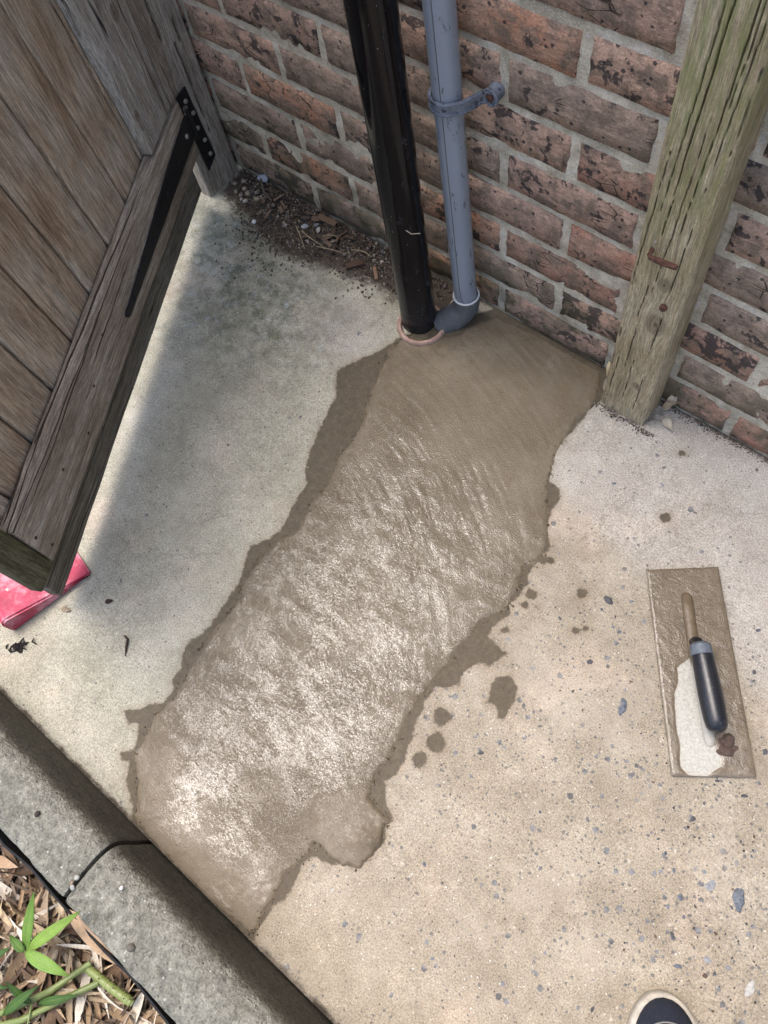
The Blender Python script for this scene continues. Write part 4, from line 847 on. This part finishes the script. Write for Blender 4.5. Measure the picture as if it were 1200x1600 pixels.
# pebbles of the heap one can pick out
grp = 'pebbles lying in the corner debris'
for i, (x, y, r, c, f) in enumerate([(-1.165, -.030, .0065, (.22, .19, .15), .7), (-1.150, -.045, .006, (.26, .23, .18), .8), (-1.135, -.050, .0075, (.20, .17, .13), .8), (-1.120, -.038, .0065, (.17, .15, .13), .7), (-1.108, -.052, .007, (.24, .2, .15), .7), (-1.145, -.062, .006, (.15, .13, .11), .9), (-1.125, -.068, .0065, (.3, .27, .23), .7), (-1.160, -.060, .0055, (.18, .15, .12), .8), (-1.095, -.035, .006, (.15, .12, .1), .7), (-1.178, -.045, .0055, (.2, .18, .15), .8),
                                  (-1.068, -.045, .006, (.16, .13, .11), .7), (-.955, -.036, .006, (.2, .2, .2), .6), (-.90, -.050, .005, (.22, .19, .15), .7), (-.86, -.062, .005, (.18, .16, .13), .7)]):
    item('pebble', pebble_mesh(r, 1, f, .75, 2, .10), c, (x, y, .007), (rng.uniform(-.4, .4), rng.uniform(-.4, .4), rng.uniform(0, 6)), 'small rounded brown or grey pebble half buried in the dark corner debris', 'pebble', grp)
item('pebble', pebble_mesh(.0048, 1, .95, .85, 2, .04), (.72, .72, .70), (-1.075, -.098, .004), (0, 0, 0), 'bright white round pebble in the corner debris', 'pebble')
item('slate_chip', pebble_mesh(.012, 1, .75, .25, 1, .15), (.24, .28, .34), (-1.128, -.008, .016), (.3, .1, .4), 'blue grey slate chip at the wall foot beside the gate post', 'slate chip')
item('slate_chip', pebble_mesh(.009, 1, .7, .3, 1, .2), (.33, .35, .37), (-.975, -.052, .007), (.2, .2, 1), 'pale grey angular stone chip in the middle of the debris', 'stone chip')
item('slate_chip', pebble_mesh(.007, 1, .7, .3, 1, .2), (.36, .35, .33), (-.945, -.043, .006), (.2, -.2, 2), 'smaller pale stone chip just right of the larger pale chip', 'stone chip')
def chip(L, W_, th=.25):
    bm = bmesh.new(); box(bm, -L / 2, L / 2, -W_ / 2, W_ / 2, 0, W_ * th, W_ * .12); bmesh.ops.subdivide_edges(bm, edges=bm.edges[:], cuts=2, use_grid_fill=True)
    for v in bm.verts:
        v.co += Vector((rng.uniform(-1, 1), rng.uniform(-1, 1), rng.uniform(-.5, .5))) * W_ * .07
    return bm_mesh(bm)
item('bark_chip', chip(.036, .014), (.085, .052, .04), (-.828, -.068, .003), (0, .05, .95), 'red brown flat wood chip lying left of the black pipe', 'wood chip')
item('bark_chip', chip(.030, .006), (.22, .14, .09), (-.782, -.062, .003), (0, 0, -.75), 'thin orange brown splinter close to the black pipe', 'wood chip')
item('bark_chip', chip(.040, .012), (.12, .08, .055), (-.94, -.018, .012), (.3, .1, .15), 'orange brown strip of bark at the wall foot', 'bark')
grp = 'brown bark chips in the corner debris'
for i in range(22):
    x = rng.uniform(-1.10, -.83); y = -rng.uniform(.012, .075)
    item('bark_chip', chip(rng.uniform(.010, .026), rng.uniform(.004, .010)), rng.choice([(.08, .055, .04), (.12, .085, .06), (.06, .045, .038), (.14, .10, .075)]), (x, y, .006 + .004 * rng.random()), (rng.uniform(-.35, .35), rng.uniform(-.35, .35), rng.uniform(0, 6)), 'small dark brown bark chip in the debris along the wall foot', 'bark', grp)
grp = 'thin twigs and stalks in the corner debris'
for i in range(16):
    x = rng.uniform(-1.15, -.80); y = -rng.uniform(.008, .08); a = rng.uniform(-.9, .6); L = rng.uniform(.025, .07); bm = bmesh.new(); k = rng.uniform(-.12, .12)
    tube(bm, [(-L / 2, 0, 0), (-L / 6, k * L, .001), (L / 6, k * L * .8, .002), (L / 2, -k * L * .3, 0)], [.0009, .0011, .0010, .0006], 5)
    item('twig', bm_mesh(bm), rng.choice([(.10, .075, .055), (.3, .25, .17), (.07, .055, .045)]), (x, y, .011), (0, rng.uniform(-.1, .1), a), 'thin dry twig or stalk in the debris along the wall foot', 'twig', grp)
bm = bmesh.new(); tube(bm, [(-.055, .012, .002), (-.03, .006, .003), (0, -.004, .003), (.03, -.002, .002), (.045, -.016, .001)], [.0022, .0026, .0024, .0022, .0012], 7)
item('twig', bm_mesh(bm), (.09, .075, .065), (-1.10, -.030, .013), (0, 0, -.35), 'thickest bent twig at the back of the corner debris', 'twig')
# cobweb-thin straw stuck on the black pipe
bm = bmesh.new(); tube(bm, [(0, 0, 0), (.012, -.004, .001), (.026, -.002, .006)], .0005, 5)
item('straw', bm_mesh(bm), (.45, .40, .32), (-.622, -.126, .275), (0, 0, .2), 'pale thin straw stuck to the black pipe', 'straw')

# ================================================================ LEAVES
def leaf_mesh(L, W_, curl=.2, bend=.3, fold=.25, n=9, sym=.42):
    V = []; F = []
    for i in range(n + 1):
        t = i / n; w = W_ * .5 * (math.sin(math.pi * t ** .75) ** .8 if 0 < t < 1 else 0) + (.0003 if t in (0, 1) else 0)
        a = bend * (t - .3); x = L * t; z = L * bend * t * (1 - t)
        for k in (-1, -.5, 0, .5, 1):
            V.append((x, w * k, z + abs(k) * w * fold + curl * w * k * math.sin(t * 5)))
    for i in range(n):
        for k in range(4): b = i * 5 + k; F.append((b, b + 5, b + 6, b + 1))
    return V, F
def add_leaf(name, L, W_, col, loc, rot, label=None, cat=None, group=None, mat='leaf', parent=None, **kw):
    V, F = leaf_mesh(L, W_, **kw); me = toned(mesh(V, F, name), col); o = link(name, me, M[mat], parent, loc); o.rotation_euler = rot; smooth(o, 80)
    md = o.modifiers.new('thickness', 'SOLIDIFY'); md.thickness = .0004
    tag(o, label, cat, group); return o
add_leaf('fallen_leaf', .020, .009, (.27, .215, .15), (-.790, -.905, .002), (0, 0, .5), 'curled tan and brown leaf on the path in front of the red wedge', 'leaf', curl=.8, bend=.3)
add_leaf('fallen_leaf', .015, .008, (.04, .025, .018), (-.735, -.850, .002), (0, 0, .9), 'small dark brown leaf on the path right of the red wedge', 'leaf', curl=.4)
bm = bmesh.new(); tube(bm, [(-.012, .005, .001), (-.002, .006, .003), (.004, .0, .003), (.014, -.008, .001)], [.0015, .002, .0022, .001], 6)
tube(bm, [(0, .005, .002), (.006, -.003, .002), (.018, -.012, .001)], [.0012, .002, .0008], 6)
item('fallen_twig', bm_mesh(bm), (.05, .035, .03), (-.655, -.876, .001), (0, 0, -.2), 'dark forked twig scrap on the path between gate and wet patch', 'twig')
bm = bmesh.new()
for i in range(26):
    a = rng.uniform(0, 6.28); x, y = rng.gauss(0, .010), rng.gauss(0, .0045); r = rng.uniform(.004, .008)
    tube(bm, [(x - r * math.cos(a), y - r * math.sin(a), .001), (x, y, rng.uniform(.002, .007)), (x + r * math.cos(a + .7), y + r * math.sin(a + .7), .001)], [.0008, .0016, .0008], 5)
item('leaf_cluster', bm_mesh(bm), (.022, .016, .018), (-.799, -.995, .001), (0, 0, .75), 'black crumpled clump of dead leaves on the path near the kerb', 'leaf clump')
for (x, y, z, a, tilt, L, c, lb) in ((-.187, -.018, .006, .3, -.95, .040, (.42, .35, .25), 'upright dry tan leaf wedged beside the foot of the timber post'), (-.176, -.030, .003, -.5, -.1, .030, (.5, .44, .34), 'small pale dry leaf lying flat beside the foot of the timber post'), (-.292, -.012, .004, 2.4, -1.0, .030, (.55, .46, .30), 'yellowish dry leaf caught between the timber post and the wall'), (-.180, -.008, .012, 1.3, -1.1, .032, (.5, .43, .33), 'dry leaf standing behind the timber post foot')):
    add_leaf('dry_leaf', L, .013, c, (x, y, z), (0, tilt, a), lb, 'leaf', curl=.6, bend=.15)
# mulch beyond the kerb: countless dry bamboo leaves and sheaths
V = []; F = []; Cc = []
cols = [(.34, .25, .155), (.42, .32, .20), (.25, .17, .10), (.46, .38, .27), (.12, .075, .045), (.30, .23, .16), (.50, .45, .37), (.14, .10, .07), (.09, .06, .04), (.28, .19, .12)]
for i in range(3400):
    x = rng.uniform(-.95, .15); y = -1.176 - abs(rng.gauss(0, .16)) - .004
    wide = rng.random() < .26; L = rng.uniform(.035, .11) * (1.1 if wide else 1); W_ = rng.uniform(.010, .020) if wide else rng.uniform(.002, .008)
    v, f = leaf_mesh(L, W_, rng.uniform(-.9, .9), rng.uniform(-.25, .4), rng.uniform(-.2, .9), 5)
    a = rng.gauss(2.5, 1.1) if rng.random() < .6 else rng.uniform(0, 6.28)
    R_ = Matrix.Rotation(a, 3, 'Z') @ Matrix.Rotation(rng.gauss(0, .22), 3, 'Y') @ Matrix.Rotation(rng.gauss(0, .5), 3, 'X')
    off = Vector((x, y, .066 + .034 * rng.random() ** .8)); b = len(V); pts = [R_ @ Vector((q[0] - L / 2, q[1], q[2])) + off for q in v]
    my = max(q.y for q in pts)
    if my > -1.170: pts = [q - Vector((0, my + 1.170, 0)) for q in pts]
    V += [tuple(q) for q in pts]; F += [tuple(b + k for k in q) for q in f]; c = rng.choice(cols); j = rng.uniform(.75, 1.2); Cc += [(c[0] * j, c[1] * j, c[2] * j, 1)] * len(v)
me = mesh(V, F, 'leaf_litter'); a = me.color_attributes.new('tone', 'FLOAT_COLOR', 'POINT'); a.data.foreach_set('color', np.array(Cc, dtype=np.float32).ravel())
tag(link('leaf_litter', me, M['leaf'], None, smooth=True), 'deep mat of dry tan bamboo leaves and sheaths beyond the kerb', 'leaf litter', kind='stuff')
# a sheath leaning on the kerb edge
add_leaf('dry_sheath', .105, .020, (.40, .28, .18), (-.398, -1.166, .112), (0, .10, -.02), 'long curled brown sheath leaning along the outer edge of the kerb', 'sheath', curl=.4, bend=.12, fold=.7)
# green bamboo shoot
bs = empty('bamboo_shoot', (-.41, -1.235, .07)); tag(bs, 'young bamboo shoot with bright green pointed leaves in the litter', 'bamboo')
bc = Vector((-.392, -1.221, .150))
def tip_leaf(base, tip, W_, col, parent, name='leaf', droop=.12):
    base = Vector(base); tip = Vector(tip); d = tip - base; L = d.length
    V, F = leaf_mesh(L, W_, 0, droop, .22, 12); me = toned(mesh(V, F, name), col); attr(me, 'across', [(-1, -.5, 0, .5, 1)[k % 5] for k in range(len(V))]); o = link(name, me, M['green'], parent)
    xx = d.normalized(); yy = Vector((0, 0, 1)).cross(xx).normalized(); z3 = xx.cross(yy)
    m = Matrix((xx, yy, z3)).transposed().to_4x4(); m.translation = base - Vector(parent.location); o.matrix_local = m; smooth(o, 80)
    md = o.modifiers.new('thickness', 'SOLIDIFY'); md.thickness = .0004; return o
for (tx, ty, tz, w, c) in ((-.430, -1.162, .165, .0145, (.11, .21, .025)), (-.366, -1.139, .160, .0150, (.17, .28, .035)), (-.325, -1.199, .158, .0170, (.16, .28, .04)), (-.420, -1.219, .158, .0115, (.08, .16, .022)), (-.385, -1.175, .148, .012, (.07, .17, .02)), (-.362, -1.213, .135, .010, (.06, .15, .02))):
    tip_leaf(bc + Vector((0, 0, rng.uniform(-.003, .003))), (tx, ty, tz), w, c, bs)
bm = bmesh.new(); tube(bm, [(0, 0, -.02), (.003, .003, .03), (.014, .010, .06), (.018, .014, .080)], [.002, .0016, .0013, .001], 8); smooth(link('stem', toned(bm_mesh(bm), (.13, .2, .04)), M['green'], bs), 60)
bs2 = empty('bamboo_cane', (-.36, -1.27, .08)); tag(bs2, 'olive green bamboo canes lying low over the litter with darker narrow leaves', 'bamboo')
def cane(parent, pts, r, col, name='cane'):
    bm = bmesh.new(); P_ = [Vector(p) for p in pts]; pp = []; rr_ = []
    for a, b in zip(P_, P_[1:]):
        for t_ in (0, .06, .12, .5, .9): pp.append(a.lerp(b, t_) - parent.location); rr_.append(r * (1.22 if t_ == .06 else (1.0 if t_ > .1 else 1.05)))
    pp.append(P_[-1] - parent.location); rr_.append(r * .9); tube(bm, pp, rr_, 14)
    smooth(link(name, toned(bm_mesh(bm), col), M['green'], parent), 60)
cane(bs2, [(-.40, -1.335, .095), (-.372, -1.295, .108), (-.345, -1.245, .115), (-.328, -1.190, .108)], .0042, (.10, .11, .03))
cane(bs2, [(-.385, -1.335, .10), (-.350, -1.290, .114), (-.322, -1.235, .118), (-.303, -1.198, .110)], .0040, (.085, .095, .028))
for (b, tp, w) in (((-.352, -1.268, .118), (-.388, -1.262, .145), .011), ((-.346, -1.262, .118), (-.305, -1.212, .140), .010), ((-.372, -1.300, .12), (-.350, -1.235, .150), .012), ((-.44, -1.29, .12), (-.415, -1.235, .140), .013), ((-.435, -1.31, .12), (-.385, -1.27, .13), .011)):
    tip_leaf(b, tp, w, (.05, .11, .02), bs2)
bm = bmesh.new(); tube(bm, [(-.352 + .36, -1.268 + 1.27, .038), (-.335 + .36, -1.285 + 1.27, .045), (-.31 + .36, -1.30 + 1.27, .04)], .0012, 6); link('twig', toned(bm_mesh(bm), (.09, .16, .03)), M['green'], bs2)
rh = empty('bamboo_rhizome', (-.29, -1.192, .085)); tag(rh, 'ringed yellow green bamboo rhizome stub beside the kerb', 'bamboo')
bm = bmesh.new(); pts = []; rr_ = []
for i in range(60):
    t_ = i / 59; pts.append((-.038 + .076 * t_, -.006 + .012 * t_, .020 + .003 * math.sin(t_ * 3))); rr_.append((.0052 + .0006 * t_) * (1 + .13 * (abs((t_ * 9) % 1 - .5) > .38)) * (1 if t_ < .97 else .7))
tube(bm, pts, rr_, 16); me = bm_mesh(bm); smooth(link('rhizome', toned(me, (.15, .155, .05)), M['green'], rh), 60)
for i in range(16):
    t_ = rng.choice([1, 2, 3, 4, 5, 6, 7, 8]) / 9 + .05; a = rng.uniform(-.4, 1.6); b0 = Vector((-.038 + .076 * t_, -.006 + .012 * t_, .020)); dr = Vector((rng.uniform(-.2, .2), math.cos(a), abs(math.sin(a)))).normalized(); bm = bmesh.new()
    tube(bm, [b0 + dr * .005, b0 + dr * .010, b0 + dr * .013 + Vector((.001, 0, 0))], [.0008, .0006, .0003], 5); link('root', toned(bm_mesh(bm), (.13, .09, .05)), M['leaf'], rh)
# pebbles on the kerb
for (x, y, r, c, lb) in ((-.4085, -1.125, .0042, (.34, .34, .31), 'pale grey pebble on the kerb joint'), (-.4045, -1.137, .004, (.30, .31, .29), 'second grey pebble next to the kerb joint'), (-.4095, -1.134, .003, (.27, .2, .15), 'tiny brown pebble stuck in the kerb joint'), (-.513, -1.107, .0045, (.045, .035, .03), 'dark brown crumb on the left kerb stone'), (-.292, -1.135, .0065, (.11, .10, .085), 'round brown grey pebble on the right kerb stone'), (-.352, -1.095, .003, (.65, .64, .6), 'tiny white chip on the rounded kerb edge')):
    item('pebble', pebble_mesh(r, 1, .8, .6, 2, .1), c, (x, y, .1335), (0, 0, rng.uniform(0, 6)), lb, 'pebble')
# stones on the path
for (x, y, r, c, lb) in ((-.606, -.085, .007, (.42, .40, .36), 'pale broken mortar crumb between the pipe bases'), (-.590, -.100, .004, (.25, .23, .2), 'small grey crumb below the grey elbow'), (-.622, -.060, .005, (.10, .09, .08), 'dark crumb in the gap behind the black pipe')):
    item('crumb', pebble_mesh(r, 1, .8, .7, 2, .2), c, (x, y, .004), (0, 0, 1), lb, 'crumb')
def samp_edge():
    i = rng.randrange(len(MORTAR)); a = MORTAR[i]; b = MORTAR[(i + 1) % len(MORTAR)]; t_ = rng.random(); x = a[0] + (b[0] - a[0]) * t_ + rng.gauss(0, .004); y = a[1] + (b[1] - a[1]) * t_ + rng.gauss(0, .004)
    if y < -1.055 or y > -.13: return None
    return x, y, 1
scatter_flakes('mortar_crumbs', 600, samp_edge, .0008, .0028, [(.13, .10, .065), (.17, .135, .09), (.09, .07, .045)], lambda x, y: .001, flat=(.5, 1), label='damp mortar crumbs along the ragged edge of the wet patch', cat='crumbs')

# ================================================================ PERSON (only a toe cap is in the picture)
person = empty('person', (.40, -.94, 0)); tag(person, 'person in dark trousers and navy shoes with pale soles standing on the path', 'person')
def skin_obj(name, pts, edges, rad, mat, sub=2, root=0):
    me = bpy.data.meshes.new(name); me.from_pydata(pts, edges, []); o = link(name, me, mat, person)
    md = o.modifiers.new('skin', 'SKIN'); md.use_smooth_shade = True
    for i, r in enumerate(rad):
        v = me.skin_vertices[0].data[i]; v.radius = (r, r) if not isinstance(r, tuple) else r; v.use_root = (i == root)
    s = o.modifiers.new('sub', 'SUBSURF'); s.levels = sub; s.render_levels = sub; return o
M['cloth'] = mat_simple('dark_trousers', (.022, .026, .036), .9, .5, 300, .001); M['jacket'] = mat_simple('dark_jacket', (.05, .055, .06), .85, .5, 200, .001)
M['skin'] = mat_simple('skin', (.50, .30, .21), .55, .15, 80, .0003); M['hair'] = mat_simple('hair', (.035, .022, .014), .7, .6, 400, .001)
M['shoe'] = mat_simple('navy_shoe_fabric', (.014, .018, .032), .75, .5, 350, .0012, 0, (.22, .20, .17), (.64, .72)); M['sole'] = mat_simple('pale_rubber_sole', (.46, .42, .36), .7, .4, 100, .0006, 0, (.25, .2, .15), (.6, .72)); M['lace'] = mat_simple('navy_lace', (.02, .025, .045), .8, .5, 500, .0006)
M['stitch'] = mat_simple('pale_stitching', (.28, .27, .25), .8)
FD = Vector((-.58, .815, 0)).normalized(); RD = Vector((FD.y, -FD.x, 0))
toe = Vector((.2605, -.7565, 0))
def shoe(toe):
    # u along the foot from the toe back, w across
    out = []; nU = 26
    def hw(u, k=1.0): # half width of the sole
        return .049 * (1 - (1 - min(u / .085, 1)) ** 2.3) ** .5 * (1 - .20 * math.exp(-((u - .17) / .055) ** 2)) * (1 if u < .235 else max(.02, 1 - ((u - .235) / .047) ** 2) ** .5)
    us_ = [0.0, .002, .006, .012, .02, .03, .042, .056, .07, .085, .10, .12, .14, .16, .18, .20, .22, .24, .255, .267, .275, .280]
    def ringmesh(layers, mat, name):
        bm = bmesh.new(); rings_ = []
        for off, z in layers:
            ring = []
            L_ = [(u, 1) for u in us_] + [(u, -1) for u in us_[::-1][1:-1]]
            for u, s in L_:
                w_ = max(hw(u) * (1 - off / .049), .0003); uu = off + u * (1 - 2 * off / .28); zz_ = z(uu) if callable(z) else z
                p = toe - FD * uu + RD * (s * w_) - person.location; ring.append(bm.verts.new((p.x, p.y, zz_)))
            rings_.append(ring)
        n = len(rings_[0])
        for a, b in zip(rings_, rings_[1:]):
            for k in range(n): bm.faces.new((a[k], a[(k + 1) % n], b[(k + 1) % n], b[k]))
        bm.faces.new(rings_[0][::-1])
        # close the top by a strip across
        top = rings_[-1]; m = len(us_)
        for k in range(m - 1):
            a, b = top[k], top[k + 1]; c_, d_ = top[(n - k - 1) % n] if k + 1 < m - 1 else top[m - 1], top[(n - k) % n]
            vs_ = []
            for q in (a, b, c_, d_):
                if q not in vs_: vs_.append(q)
            if len(vs_) > 2: bm.faces.new(vs_)
        bmesh.ops.recalc_face_normals(bm, faces=bm.faces[:]); o = link(name, bm_mesh(bm), mat, person); smooth(o, 50); return o
    ringmesh([(.001, .001), (0, .004), (0, .020), (.0012, .0245), (.0035, .0258), (.0062, .0250)], M['sole'], 'shoe_sole')
    hgt = lambda f: (lambda u: .024 + f * (.022 + .060 * min(1, max(0, (u - .03) / .11)) ** 1.1 - .020 * max(0, (u - .20) / .08) * 0))
    ringmesh([(.0068, .02), (.0058, hgt(.25)), (.0075, hgt(.50)), (.0120, hgt(.72)), (.018, hgt(.88)), (.025, hgt(.96)), (.032, hgt(1.0))], M['shoe'], 'shoe_upper')
    # curved seam of the toe cap and laces
    for q0, rr2 in ((.030, .0009), (.0335, .0007)):
        bm = bmesh.new(); pts = []
        for a in np.linspace(-1.35, 1.35, 19):
            u = q0 + .034 * (1 - math.cos(a)); w_ = .036 * math.sin(a); f = 1 - abs(math.sin(a)) ** 3 * .55; p = toe - FD * u + RD * w_ - person.location
            pts.append((p.x, p.y, hgt(f)(u) + .0012))
        tube(bm, pts, rr2, 6); smooth(link('stitching', bm_mesh(bm), M['stitch'], person), 60)
    for i in range(5):
        u = .085 + i * .016; bm = bmesh.new(); pts = []
        for a in np.linspace(-1, 1, 9):
            p = toe - FD * (u + .004 * abs(a)) + RD * (.022 * a) - person.location; pts.append((p.x, p.y, hgt(1.0)(u) + .006 - .008 * a * a))
        tube(bm, pts, .0028, 8); smooth(link('lace', bm_mesh(bm), M['lace'], person), 60)
shoe(toe); toe_r = toe + RD * .26 - FD * .04; shoe(toe_r)
pl_ = person.location
def W2(p): q = Vector(p) - pl_; return (q.x, q.y, q.z)
ankL = toe - FD * .215 + Vector((0, 0, .09)); ankR = toe_r - FD * .215 + Vector((0, 0, .09)); mid = (ankL + ankR) / 2; mid.z = 0
hip = mid - FD * .03; up = Vector((0, 0, 1))
kn = lambda a: Vector((a.x, a.y, .50)) + FD * .02
hL = hip - RD * .09 + up * .92; hR = hip + RD * .09 + up * .92
body = [hip + up * .98, hL, kn(ankL), ankL, hR, kn(ankR), ankR, hip + up * 1.15, hip + up * 1.38 + FD * .02, hip + up * 1.50 + FD * .05, hip + up * 1.60 + FD * .09, hip + up * 1.72 + FD * .12,
        hip - RD * .19 + up * 1.42, hip - RD * .26 + up * 1.14 - FD * .02, hip - RD * .18 + up * .98 + FD * .10, hip + RD * .19 + up * 1.42, hip + RD * .26 + up * 1.14 - FD * .02, hip + RD * .18 + up * .98 + FD * .10]
ed = [(0, 1), (1, 2), (2, 3), (0, 4), (4, 5), (5, 6), (0, 7), (7, 8), (8, 9), (9, 10), (10, 11), (8, 12), (12, 13), (13, 14), (8, 15), (15, 16), (16, 17)]
rad = [.13, .085, .055, .04, .085, .055, .04, .13, .15, .055, .085, .08, .06, .045, .035, .06, .045, .035]
skin_obj('body', [W2(p) for p in body], ed, rad, M['skin'])
skin_obj('trousers', [W2(p) for p in (body[0], hL, kn(ankL), ankL - up * .01, hR, kn(ankR), ankR - up * .01)], [(0, 1), (1, 2), (2, 3), (0, 4), (4, 5), (5, 6)], [.155, .10, .078, .068, .10, .078, .068], M['cloth'])
skin_obj('jacket', [W2(p) for p in (hip + up * .95, body[7], body[8], hip + up * 1.49 + FD * .04, body[12], body[13], body[14] + FD * .03, body[15], body[16], body[17] + FD * .03)], [(0, 1), (1, 2), (2, 3), (2, 4), (4, 5), (5, 6), (2, 7), (7, 8), (8, 9)], [.17, .155, .17, .07, .08, .062, .06, .08, .062, .06], M['jacket'])
skin_obj('hair', [W2(body[10] + up * .05 - FD * .03), W2(body[11] + up * .02 - FD * .02)], [(0, 1)], [.088, .090], M['hair'])
